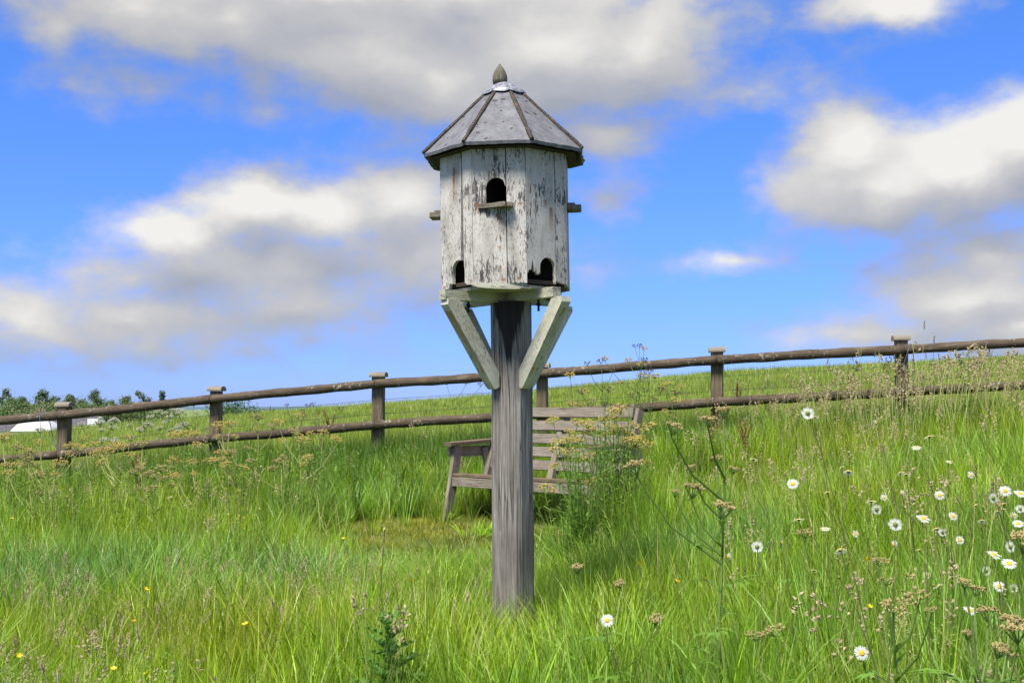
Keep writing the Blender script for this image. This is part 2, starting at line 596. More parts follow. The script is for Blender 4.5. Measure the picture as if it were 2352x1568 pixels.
    M['leaf'] = plain_mat('leaf_green', (.150, .290, .034), .5, var=.25, scale=12, transl=.35)
    M['leaf_dark'] = plain_mat('leaf_dark', (.095, .215, .034), .45, var=.25, scale=12, transl=.3)
    M['leaf_lime'] = plain_mat('leaf_lime', (.20, .30, .028), .5, var=.25, scale=12, transl=.4)
    M['leaf_yellow'] = plain_mat('leaf_yellow', (.46, .40, .035), .6, var=.25, scale=12, transl=.4)
    M['dock_red'] = plain_mat('dock_red', (.22, .095, .040), .9, var=.4, scale=25, transl=.15)
    M['petal'] = plain_mat('petal_white', (.82, .82, .80), .6, transl=.55)
    M['disc'] = plain_mat('disc_yellow', (.72, .36, .012), .8, var=.2, scale=200)
    M['calyx'] = plain_mat('calyx_green', (.15, .19, .04), .7)
    M['daisy_stem'] = plain_mat('daisy_stem', (.12, .12, .045), .6, var=.35, scale=5)
    M['butter'] = plain_mat('buttercup_yellow', (.80, .55, .010), .35, transl=.2)
    M['twine'] = plain_mat('twine_blue', (.08, .20, .30), .6)
    M['wire'] = plain_mat('fence_wire', (.16, .16, .16), .5, .6)
    # trees far off
    for nm, c in (('tree_green', (0.098, 0.162, 0.044)), ('tree_olive', (0.128, 0.162, 0.058)), ('tree_dark', (0.061, 0.113, 0.035)), ('tree_grey', (0.118, 0.162, 0.099))):
        M[nm] = plain_mat(nm, c, .6, var=.45, scale=.8, transl=.25)
    M['bark'] = plain_mat('bark', (.07, .055, .045), .9)
    M['render'] = plain_mat('house_render', (.74, .74, .72), .8, var=.05, scale=2)
    M['house_slate'] = plain_mat('house_slate', (.085, .078, .082), .7, var=.25, scale=3)
    M['white_sheet'] = plain_mat('white_sheet', (.50, .50, .51), .5)
    M['brick'] = plain_mat('chimney_brick', (.16, .10, .07), .9, var=.3, scale=6)
    M['pot'] = plain_mat('chimney_pot', (.30, .19, .12), .8)
    return M


STAIN_Z = 1.47
random.seed(7)
rng = np.random.default_rng(7)
FENCE_Y0, FENCE_S = 13.3, .141


def fence_depth(px):
    return FENCE_Y0 / (1 + FENCE_S * (px - 1176) / F)


# post centre, top of the cap, top rail, bottom rail (pixels)
POSTS = [(-215, 958, 987, 1074), (135, 924, 954, 1044), (486, 888, 917, 1007), (862, 855, 881, 976), (1243, 833, 858, 950), (1647, 797, 827, 923), (2077, 770, 803, 899), (2522, 742, 777, 876)]
FENCE = []
for (px, c_, a_, b_) in POSTS:
    Y = fence_depth(px)
    FENCE.append((at(px, c_, Y), at(px, a_, Y), at(px, b_, Y)))

# ------------------------------------------------------------------ terrain
CTRL = [(-3, 1, -.16), (0, 1, -.15), (2.2, 1.2, .16), (-4, 3.5, -.16), (-2, 4, -.14), (0, 4, -.15), (.9, 3.2, .0), (1, 4.2, .05), (2, 4.5, .22), (3.2, 4, .42),
        (-4, 6, -.14), (-1.5, 6, -.13), (0, 6.1, -.13), (1.4, 6.5, .08), (3, 6.5, .38), (4.5, 7, .6),
        (-5.5, 9, -.12), (-2, 8.5, -.06), (0, 8.3, -.03), (2, 8.5, .25), (4.2, 9.3, .6),
        (-3.2, 10.8, .0), (-1, 10.6, .09), (.4, 10.2, .11), (1.2, 10.3, .17), (2.4, 10.6, .42), (-.4, 11.6, .18), (-2, 11.9, .14),
        (-9, 6, -.2), (-9, 11, -.25), (8, 5, .9), (8, 10, 1.1), (-8, -6, -.2), (0, -6, -.2), (8, -6, .4)]
for (c_, a_, b_) in FENCE:
    CTRL.append((b_.x, b_.y, b_.z - .48))
for px, py in ((-300, 1030), (50, 992), (300, 966), (600, 944), (860, 922), (1110, 905), (1260, 889), (1500, 864), (1650, 849), (2060, 830), (2352, 812), (2700, 800)):
    p = at(px, py, 45)
    CTRL.append((p.x, 45, p.z - .28))
    bx = (min(max(px, -200), 2500) - 1176) / F * 13.4
    jf = min(max(bx, FENCE[0][2].x), FENCE[-1][2].x)
    zf = float(np.interp(jf, [f[2].x for f in FENCE], [f[2].z for f in FENCE])) - .48
    for Yq in (20., 28., 36.):
        CTRL.append((p.x * Yq / 45, Yq, zf + (p.z - .28 - zf) * (Yq - 13.4) / (45 - 13.4)))
    CTRL.append((p.x * 1.5, 66, p.z - 2.4))
CTRL = np.array(CTRL, dtype=float)


def _tps_fit(P):
    n = len(P)
    xy = P[:, :2]
    r = np.linalg.norm(xy[:, None] - xy[None], axis=2)
    K = np.where(r > 0, r * r * np.log(r + 1e-9), 0) + np.eye(n) * .35
    Q = np.c_[np.ones(n), xy]
    A = np.block([[K, Q], [Q.T, np.zeros((3, 3))]])
    return np.linalg.solve(A, np.r_[P[:, 2], np.zeros(3)])


_W = _tps_fit(CTRL)


def gz_arr(x, y):
    x = np.asarray(x, dtype=float)
    y = np.asarray(y, dtype=float)
    xs = np.clip(x, -34, 34)
    ys = np.clip(y, -8, 68)
    r2 = (xs[..., None] - CTRL[:, 0]) ** 2 + (ys[..., None] - CTRL[:, 1]) ** 2
    u = .5 * r2 * np.log(r2 + 1e-12)
    z = u @ _W[:len(CTRL)] + _W[-3] + _W[-2] * xs + _W[-1] * ys
    far = np.clip((y - 62) / 40, 0, 1)
    far = far * far * (3 - 2 * far)
    z = z * (1 - far) + (-3.2) * far
    # small hummocks
    near = np.clip((50 - y) / 20, 0, 1)
    z = z + near * (.022 * np.sin(x * 2.3 + 1.1 * np.sin(y * 1.7)) * np.cos(y * 2.9 + x * .7) + .010 * np.sin(x * 7.1 + y * 3.3) * np.sin(y * 6.3))
    return z


def gz(x, y):
    return float(gz_arr(np.array([x]), np.array([y]))[0])


def build_ground():
    m, t, b = new_mat('ground_turf')
    p = t.add('ShaderNodeNewGeometry').outputs['Position']
    n = t.noise(p, 3.2, 5, .65)
    n2 = t.noise(p, .35, 3, .5)
    near = t.ramp(n, [(.3, (.035, .050, .014)), (.55, (.075, .110, .022)), (.75, (.13, .13, .045))])
    far = t.ramp(n2, [(.35, (.10, .17, .035)), (.65, (.19, .22, .06))])
    sp = t.add('ShaderNodeSeparateXYZ')
    t.l.new(p, sp.inputs[0])
    col = t.mix(t.maprange(sp.outputs[1], 20, 60), near, far)
    # trodden, mossy mown path by the bench
    t.l.new(col, b.inputs['Base Color'])
    b.inputs['Roughness'].default_value = .95
    bump(t, b, t.noise(p, 30, 3, .6), .5, .03)
    ys = list(np.arange(-300, -10, 58)) + list(np.arange(-10, 1, 1.)) + list(np.arange(1, 16, .22)) + list(np.arange(16, 72, 1.)) + list(np.geomspace(73, 7000, 26))
    us = np.linspace(-1, 1, 121)
    vs, fs = [], []
    for y in ys:
        x = us * (9 + .95 * max(y, 0) + (abs(y) * 1.2 if y < -10 else 0))
        z = gz_arr(x, np.full_like(x, y))
        vs += [(a, y, c) for a, c in zip(x, z)]
    n = len(us)
    for j in range(len(ys) - 1):
        for i in range(n - 1):
            a = j * n + i
            fs.append((a, a + 1, a + n + 1, a + n))
    mb = MB()
    mb.mesh(vs, fs)
    g = mb.build('ground', m, smooth=True)
    tag(g, kind='structure')
    # a far low ridge on the skyline
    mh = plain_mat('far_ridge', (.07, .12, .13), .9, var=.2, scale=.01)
    vs, fs = [], []
    for i in range(61):
        x = -1900 + i * 45
        h = 7 + 5 * math.sin(i * .23 + 1.2) + 2 * math.sin(i * .61)
        vs += [(x, 2600, -6), (x, 2750, max(h, 2) - 6), (x, 3200, -6)]
    for i in range(60):
        a = i * 3
        fs += [(a, a + 3, a + 4, a + 1), (a + 1, a + 4, a + 5, a + 2)]
    mb = MB()
    mb.mesh(vs, fs)
    tag(mb.build('hills', mh, smooth=True), kind='structure')


# ------------------------------------------------------------------ dovecote
DELTA = -5.0


def dirs(a):
    a = rad(a)
    return Vector((math.sin(a), -math.cos(a), 0)), Vector((math.cos(a), math.sin(a), 0))


def build_dovecote(M):
    global STAIN_Z
    base = at(1180, 1500, 6.1)
    base.z = gz(base.x, base.y)
    D = thing('dovecote', 'weathered white octagonal dovecote with grey roof, raised on a thick timber post', 'dovecote', base)
    D.rotation_euler = (0, rad(-.9), 0)

    def hz(py, Y):
        return at(1176, py, Y).z - base.z
    Rb, Rr = .356, .447
    apo = Rb * math.cos(rad(22.5))
    half = Rb * math.sin(rad(22.5))
    ax = Vector((.013, 0, 0))              # axis of the house, a little off the foot of the post
    ax.x = -.008
    zb = hz(651, 6.1 - apo)                # underside of the planks
    ze = hz(330, 6.1 - Rr * .92)           # eaves
    zt = hz(207, 6.0)                      # top ring of the slates
    rt = .088
    # --- body
    body = thing('x', '', '')
    bpy.data.objects.remove(body)
    mb = MB()
    # floor board; storey and dividers added inside to keep the holes black
    ring = [(math.sin(rad(DELTA + 22.5 + 45 * k)), -math.cos(rad(DELTA + 22.5 + 45 * k))) for k in range(8)]
    floor = [(x * (Rb - .03), y * (Rb - .03)) for x, y in ring]
    mb.prism(floor, ax + Vector((0, 0, zb + .004)), (1, 0, 0), (0, 1, 0), (0, 0, .02))
    mb.prism([(x * (Rb - .028), y * (Rb - .028)) for x, y in ring], ax + Vector((0, 0, zb + .33)), (1, 0, 0), (0, 1, 0), (0, 0, .016))
    for k in range(4):
        n, tt = dirs(DELTA + 22.5 + 45 * k)
        mb.box(ax + Vector((0, 0, zb + .33)), n * (Rb - .036), tt * .005, (0, 0, .29))
    core = mb.build('floor_and_added_dividers', M['inner'], D)
    ztop = ze + (Rr - Rb) / (Rr - rt) * (zt - ze) - .012
    g = .0022

    def arch(u0, u1, v0, v1, a=0, bq=180, n=9):
        r = (u1 - u0) / 2
        c = (u0 + u1) / 2
        return [(c - r * math.cos(rad(th)), v1 - r + r * math.sin(rad(th))) for th in np.linspace(a, bq, n)]

    wall = mb_wall = None
    upper_v0 = hz(467, 6.1 - apo)
    upper_v1 = hz(406.5, 6.1 - apo)
    low_v1 = zb + .137
    planks = []
    for k in range(8):
        kind = 'upper' if k % 2 == 0 else 'lower'
        a = DELTA + 45 * k
        if k == 0:
            s = .035
            p1 = [(-half, zb), (s - g, zb + .001), (s - g, upper_v0)]
            h = arch(-.067, s + .001, upper_v0, upper_v1)
            p1 += [(s - g, upper_v0)] + [(-.067, upper_v0)] + [q for q in h if q[0] < s - g] + [(s - g, upper_v1 - .05)] + [(s - g, ztop), (-half, ztop)]
            # tidy: keep the outline simple
            p1 = [(-half, zb), (s - g, zb), (s - g, upper_v0), (-.067, upper_v0)] + [q for q in h if q[0] < s - .006] + [(s - g, upper_v1 - .049), (s - g, ztop), (-half, ztop)]
            p2 = [(s + g, zb + .002), (half - g, zb + .001), (half - g, ztop), (s + g, ztop)]
            planks += [(k, a, p1), (k, a, p2)]
        elif k == 7:      # left-front face, low hole across the seam
            s = .052
            h = arch(-.042, .066, zb, low_v1)
            p1 = [(-half + g, zb - .006), (-.072, zb - .004), (-.066, zb + .022), (-.042, zb + .018)] + [q for q in h if q[0] < s - g] + [(s - g, ztop), (-half + g, ztop)]
            p2 = [(.066, zb + .014), (.088, zb + .003), (half - g, zb), (half - g, ztop), (s + g, ztop)] + [q for q in h if q[0] > s + g]
            planks += [(k, a, p1), (k, a, p2)]
        elif k == 1:      # right-front face, low hole with a rotted corner beside it
            s = .060
            h = arch(-.050, .054, zb, low_v1 + .002)
            p1 = [(-half + g, zb + .05), (-.120, zb + .075), (-.113, zb + .066), (-.104, zb + .100), (-.098, zb + .122), (-.092, zb + .094), (-.083, zb + .060),
                  (-.077, zb + .088), (-.070, zb + .052), (-.063, zb + .046), (-.056, zb + .062), (-.050, zb + .05)] + h + [(.054, zb + .016), (s - g, zb + .006), (s - g, ztop), (-half + g, ztop)]
            p2 = [(s + g, zb + .02), (.085, zb + .012), (half - g, zb + .004), (half - g, ztop), (s + g, ztop)]
            planks += [(k, a, p1), (k, a, p2)]
        elif kind == 'upper':
            h = arch(-.052, .052, upper_v0, upper_v1)
            p1 = [(-half + g, zb), (-g, zb), (-g, upper_v0), (-.052, upper_v0)] + [q for q in h if q[0] < -.004] + [(-g, upper_v1), (-g, ztop), (-half + g, ztop)]
            p2 = [(g, zb), (half - g, zb), (half - g, ztop), (g, ztop), (g, upper_v1)] + [q for q in h if q[0] > .004] + [(.052, upper_v0), (g, upper_v0)]
            planks += [(k, a, p1), (k, a, p2)]
        else:
            h = arch(-.052, .052, zb, low_v1)
            p1 = [(-half + g, zb), (-.052, zb)] + [q for q in h if q[0] < -.004] + [(-g, low_v1), (-g, ztop), (-half + g, ztop)]
            p2 = [(g, ztop), (g, low_v1)] + [q for q in h if q[0] > .004] + [(.052, zb), (half - g, zb), (half - g, ztop)]
            planks += [(k, a, p1), (k, a, p2)]

    def U(crop_x, l, r):
        return ((crop_x - l) / (r - l) - .5) * 2 * half

    def V(crop_y):
        return zb + (1308 - crop_y) / (1308 - 100) * (hz(340 * .91875 + 100 * .2579, 6.1 - apo) - zb)
    rust = []
    for (x, y, w, ln) in ((557, 600, .007, .06), (457, 610, .004, .03), (760, 705, .008, .03), (760, 705, .004, .10), (765, 880, .004, .03), (765, 985, .006, .03), (768, 1160, .006, .06),
                          (793, 1270, .008, .015), (963, 600, .007, .02), (935, 1262, .010, .014), (497, 1270, .008, .022)):
        if x > 515:
            rust.append((0 + U(x, 515, 1015), V(y), w, ln))
        else:
            rust.append((7 + U(x, 222, 515), V(y), w, ln))
    for (x, y, w, ln) in ((350, 235, .009, .19), (348, 320, .007, .08), (345, 495, .006, .03), (392, 635, .004, .02), (250, 1295, .009, .03)):
        rust.append((7 + U(x, 222, 515), V(y), w, ln))
    for (x, y, w, ln) in ((1163, 180, .004, .02), (1170, 365, .006, .025), (1180, 558, .008, .045), (1229, 620, .011, .14), (1055, 605, .005, .03), (1345, 1290, .006, .012)):
        rust.append((1 + U(x, 1015, 1365), V(y), w, ln))
    M['paint'] = paint_mat('plank_paint', (.57, .535, .475), .825, rust=rust)
    M['paint_peel'] = paint_mat('plank_paint_peeling', (.56, .525, .465), .79, rust=rust)
    shell = None
    for i, (k, a, poly) in enumerate(planks):
        n, tt = dirs(a)
        off = random.uniform(-.0012, .0022)
        mb = MB()
        mb.prism(poly, ax + n * (apo + off), tt, Vector((0, 0, 1)), -n * .020)
        peel = 'paint_peel' if (k == 0 or (k == 1 and i % 2 == 1)) else 'paint'
        ob = mb.build('plank', M[peel], None, grain=(0, 0, 1))
        uv = []
        for p in mb.v:
            q = Vector(p) - ax
            uv.append((k + q.dot(tt), p[2], 0))
        at_ = ob.data.attributes.new('fuv', 'FLOAT_VECTOR', 'POINT')
        at_.data.foreach_set('vector', np.array(uv, dtype=np.float32).ravel())
        if shell is None:
            # the wall: an upper ring that the planks are nailed to
            mbw = MB()
            for kk in range(8):
                nn, tq = dirs(DELTA + 45 * kk)
                mbw.box(ax + nn * (apo - .034) + Vector((0, 0, ztop - .03)), tq * (half - .02), nn * .012, (0, 0, .025))
            shell = mbw.build('wall', M['inner'], D)
        ob.parent = shell
    # --- nails, as small rusty heads
    nail = MB()
    nail.lathe([(0, .002), (.003, .0015), (.0035, 0)], (0, 0, 0), 6)
    # --- perches
    for k, w, l, zc, broken in ((0, .09, .075, hz(469, 6.1 - apo) - .002, True), (2, .12, .075, hz(484, 6.1), False), (6, .12, .075, hz(492, 6.1), False), (4, .12, .075, hz(470, 6.1), False)):
        n, tt = dirs(DELTA + 45 * k)
        mb = MB()
        o = ax + n * (apo + .001) + Vector((0, 0, zc))
        if broken:
            o = o + tt * -.018
            mb.prism([(-.088, 0), (.088, 0), (.088, .040), (.060, .046), (.052, .062), (.02, .05), (-.01, .030), (-.03, .022), (-.055, .018), (-.06, .010), (-.088, .012)], o + Vector((0, 0, -.016)), tt, n, Vector((0, 0, .022)))
        else:
            mb.prism([(-w / 2, 0), (w / 2, 0), (w / 2, l * .9), (w * .2, l), (-.02, l * .93), (-w / 2, l * 1.02)], o + Vector((0, 0, -.012)), tt, n, Vector((0, 0, .024)))
            mb.prism([(-w / 2 + .01, 0), (w / 2 - .012, 0), (w / 2 - .016, l * .62), (-w / 2 + .012, l * .55)], o + Vector((0, 0, .0125)), tt, n, Vector((0, 0, .012)))
        p = mb.build('perch', M['perch'], D, grain=tt)
        if broken:
            p['label'] = 'broken wooden landing board under the upper hole'
    # --- roof: deck, eight slate panels, eight mossy hips, lead cap, finial
    ro = ax + Vector((.004, 0, 0))
    mb = MB()
    mb.mesh([ro + Vector((x * (Rr - .035), y * (Rr - .035), ze - .004)) for x, y in ring] + [ro + Vector((x * rt, y * rt, zt - .012)) for x, y in ring],
            [tuple(reversed(range(8)))] + [(k, (k + 1) % 8, (k + 1) % 8 + 8, k + 8) for k in range(8)])
    deck = mb.build('roof', M['inner'], D)
    th = .016
    for k in range(8):
        n, tt = dirs(DELTA + 45 * k)
        wr, wt = Rr * math.sin(rad(22.5)), rt * math.sin(rad(22.5))
        ar, at2 = Rr * math.cos(rad(22.5)), rt * math.cos(rad(22.5))
        N = 14
        top = []
        bot = []
        rr = random.Random(k)
        for i in range(N + 1):
            s = -1 + 2 * i / N
            ex = rr.uniform(-.004, .005) if 0 < i < N else 0
            ez = rr.uniform(-.002, .002)
            top.append(ro + n * (ar + ex) + tt * (wr - .001) * s + Vector((0, 0, ze + ez + th)))
            bot.append(ro + n * (ar + ex - .004) + tt * (wr - .001) * s + Vector((0, 0, ze + ez)))
        t0 = ro + n * at2 + tt * wt + Vector((0, 0, zt + th))
        t1 = ro + n * at2 - tt * wt + Vector((0, 0, zt + th))
        dz = Vector((0, 0, -th))
        mb = MB()
        up = top + [t0, t1]
        dn = bot + [t0 + dz, t1 + dz]
        m_ = len(up)
        mb.mesh(up + dn, [tuple(range(m_)), tuple(reversed(range(m_, 2 * m_)))] + [(i, i + m_, (i + 1) % m_ + m_, (i + 1) % m_) for i in range(m_)])
        mb.build('slate_panel', M['slate'], deck)
        # hip between this panel and the next
        h = rad(DELTA + 22.5 + 45 * k)
        hd = Vector((math.sin(h), -math.cos(h), 0))
        p0 = ro + hd * (Rr + .004) + Vector((0, 0, ze + th + .002))
        p1 = ro + hd * (rt - .01) + Vector((0, 0, zt + th + .004))
        pts = [p0.lerp(p1, i / 9) + Vector((0, 0, random.uniform(-.002, .003))) for i in range(10)]
        mb = MB()
        mb.tube(pts, [.0115 + random.uniform(-.002, .003) for _ in pts], 6)
        mb.build('hip_strip', M['batten'], deck)
    zf = hz(193, 6.1)
    mb = MB()
    N = 24
    prof = [(rt + .033, zt - .006), (rt + .030, zt + .008), (rt + .006, zt + .024), (.066, zt + .047), (.042, zt + .061), (.0, zt + .066)]
    vs, fs = [], []
    for i, (r, z) in enumerate(prof):
        for k in range(N):
            thh = 2 * math.pi * k / N
            wav = (.003 * math.cos(8 * (thh - rad(DELTA) + math.pi / 2)) if i < 2 else 0)
            vs.append(ro + Vector((r * math.cos(thh), r * math.sin(thh), z - wav * (1.8 if i == 0 else .5))))
    for i in range(len(prof) - 1):
        for k in range(N):
            fs.append((i * N + k, i * N + (k + 1) % N, (i + 1) * N + (k + 1) % N, (i + 1) * N + k))
    mb.mesh(vs, fs)
    mb.build('lead_cap', M['lead'], deck, smooth=True)
    mb = MB()
    s = .0023
    zf = zt + .06
    mb.lathe([(.028, 0), (.0385, .004), (.0405, .022), (.0385, .045), (.032, .066), (.021, .085), (.011, .098), (.006, .103), (.006, .109), (0, .110)], ro + Vector((-.022, 0, zf)), 14)
    mb.build('finial', M['finial'], deck, grain=(0, 0, 1), smooth=True)
    # --- platform: crossed beams, floor boards
    zbt = zb - .004
    bh = .050
    mb = MB()
    mb.prism([(x * (Rb - .045), y * (Rb - .045)) for x, y in ring], ax + Vector((0, 0, zbt - .016)), (1, 0, 0), (0, 1, 0), (0, 0, .016))
    plat = mb.build('platform', M['beam'], D, grain=(1, 0, 0))
    # split front board hanging under the floor
    mb = MB()
    mb.prism([(-.155, 0), (-.10, .012), (.118, .006), (.135, -.004), (.150, -.018), (.06, -.021), (-.04, -.018), (-.12, -.010)], ax + Vector((-.02, -apo - .004, zbt - .003)), (1, .06, 0), (0, 0, 1), (0, .03, 0))
    mb.build('fascia_board', M['beam'], plat, grain=(1, 0, 0))
    mb = MB()
    mb.prism([(0, 0), (.09, .004), (.10, .020), (.07, .030), (.02, .024), (0, .014)], ax + Vector((.235, -.215, zbt - .030)), (.8, .6, 0), (0, 0, 1), (-.02, .03, 0))
    mb.build('rotten_board', M['inner'], plat, grain=(1, 0, 0))
    for j, (a, l0, l1, dz) in enumerate(((DELTA - 45, .425, .42, 0), (DELTA + 45, .395, .445, .003))):
        n, tt = dirs(a)
        mb = MB()
        z0 = zbt - .016 - bh + dz
        o = ax
        if j == 0:
            segs = ((-l1, l0),)
        else:
            segs = ((.032, l0), (-l1, -.032))
        for (s0, s1) in segs:
            mb.box(o + n * (s0 + s1) / 2 + Vector((0, 0, z0 + bh / 2)), n * (s1 - s0) / 2, tt * .026, (0, 0, bh / 2))
        mb.build('beam', M['beam'], plat, grain=n)
    for (x, y) in ((-.20, -.11), (.165, -.13)):
        mb = MB()
        z0 = zbt - .016 - bh
        mb.tube([ax + Vector((x, y, z0 - .055)), ax + Vector((x, y, z0 + .03))], .0065, 6)
        mb.tube([ax + Vector((x, y, z0 - .026)), ax + Vector((x, y, z0 - .012))], .0125, 6)
        mb.build('bolt', M['iron'], plat)
    # --- post: squared timber with cut corners, an edge turned to the viewer
    z1 = zbt - .016 - bh + .004
    print('STAIN', z1, zb, ze, zt)
    prof = []
    sd, ch = .096, .044
    for q in range(4):
        c_, s_ = math.cos(math.pi / 2 * q), math.sin(math.pi / 2 * q)
        for (x, y) in ((sd, -sd + ch), (sd, 0), (sd, sd - ch), (sd - ch / 2 + .004, sd - ch / 2 + .004)):
            prof.append((x * c_ - y * s_, x * s_ + y * c_))
    rot = rad(45 + 8)
    prof = [(x * math.cos(rot) - y * math.sin(rot), x * math.sin(rot) + y * math.cos(rot)) for x, y in prof]
    n = len(prof)
    zs = np.linspace(-.35, z1, 60)
    vs, fs = [], []
    rr = random.Random(3)
    ph = [rr.uniform(0, 6) for _ in range(n)]
    # drying cracks: each a narrow groove in one face that opens and closes along the post
    full = []
    for k in range(n):
        p, q = Vector((*prof[k], 0)), Vector((*prof[(k + 1) % n], 0))
        full.append((p, 0., 0))
        L = (q - p).length
        if L > .03 and rr.random() < .55:
            for f in (rr.uniform(.25, .75),):
                c0, d0 = p.lerp(q, f), (q - p).normalized()
                inn = Vector((-d0.y, d0.x, 0))
                if inn.dot(c0) > 0:
                    inn = -inn
                sd_ = rr.uniform(0, 6)
                full += [(c0 - d0 * .0022, 0., 0), (c0, sd_ + .01, inn), (c0 + d0 * .0022, 0., 0)]
    ph = [rr.uniform(0, 6) for _ in full]
    n = len(full)
    for i, z in enumerate(zs):
        ox = .014 + .004 * math.sin(z * 1.7)
        for k, (p, sd_, inn) in enumerate(full):
            w = 1 + .012 * math.sin(z * 3.1 + ph[k // 5]) + .008 * math.sin(z * 9 + 2 * ph[k // 5])
            x, y = p.x * w, p.y * w
            if inn:
                dp = max(0., math.sin(z * 2.3 + sd_) + .35 * math.sin(z * 7 + 2 * sd_)) * .020
                x, y = x + inn.x * dp, y + inn.y * dp
            vs.append((ox * (z / z1) + x, y, z))
    for i in range(len(zs) - 1):
        for k in range(n):
            fs.append((i * n + k, i * n + (k + 1) % n, (i + 1) * n + (k + 1) % n, (i + 1) * n + k))
    fs.append(tuple(range((len(zs) - 1) * n, len(zs) * n)))
    mb = MB()
    mb.mesh(vs, fs)
    M_post = M['post']
    post = mb.build('post', M_post, D, grain=(0, 0, 1))
    # --- four braces
    zt_b = zbt - .016 - bh
    zl = hz(893, 6.0)
    for j, a in enumerate((DELTA - 45, DELTA + 45, DELTA + 135, DELTA - 135)):
        n, tt = dirs(a)
        L0, L1 = .100, (.385, .405, .39, .39)[j]
        # outline in (out from the post, up): plumb cut on the post, level cut under the beam
        poly = [(L0, zl + .012), (L0 + .026, zl), (L0 + .046, zl + .020), (L1 + .042, zt_b - .026), (L1 + .038, zt_b), (L1 - .032, zt_b), (L0, zl + .088)]
        mb = MB()
        mb.prism(poly, ax + Vector((.012, 0, 0)) - tt * .031, n, Vector((0, 0, 1)), tt * .062)
        d = (n * (L1 - L0) + Vector((0, 0, zt_b - zl))).normalized()
        mats_ = M['brace_rust'] if j == 0 else M['beam']
        br = mb.build('brace', M['beam'], D, grain=d)
        uv = []
        o = ax + Vector((.012, 0, 0)) + n * L1 + Vector((0, 0, zt_b))
        for p in mb.v:
            q = Vector(p) - o
            uv.append((10 + j + q.dot(tt), q.dot(d), 0))
        at_ = br.data.attributes.new('fuv', 'FLOAT_VECTOR', 'POINT')
        at_.data.foreach_set('vector', np.array(uv, dtype=np.float32).ravel())
        br.data.materials[0] = M['brace']
    return D


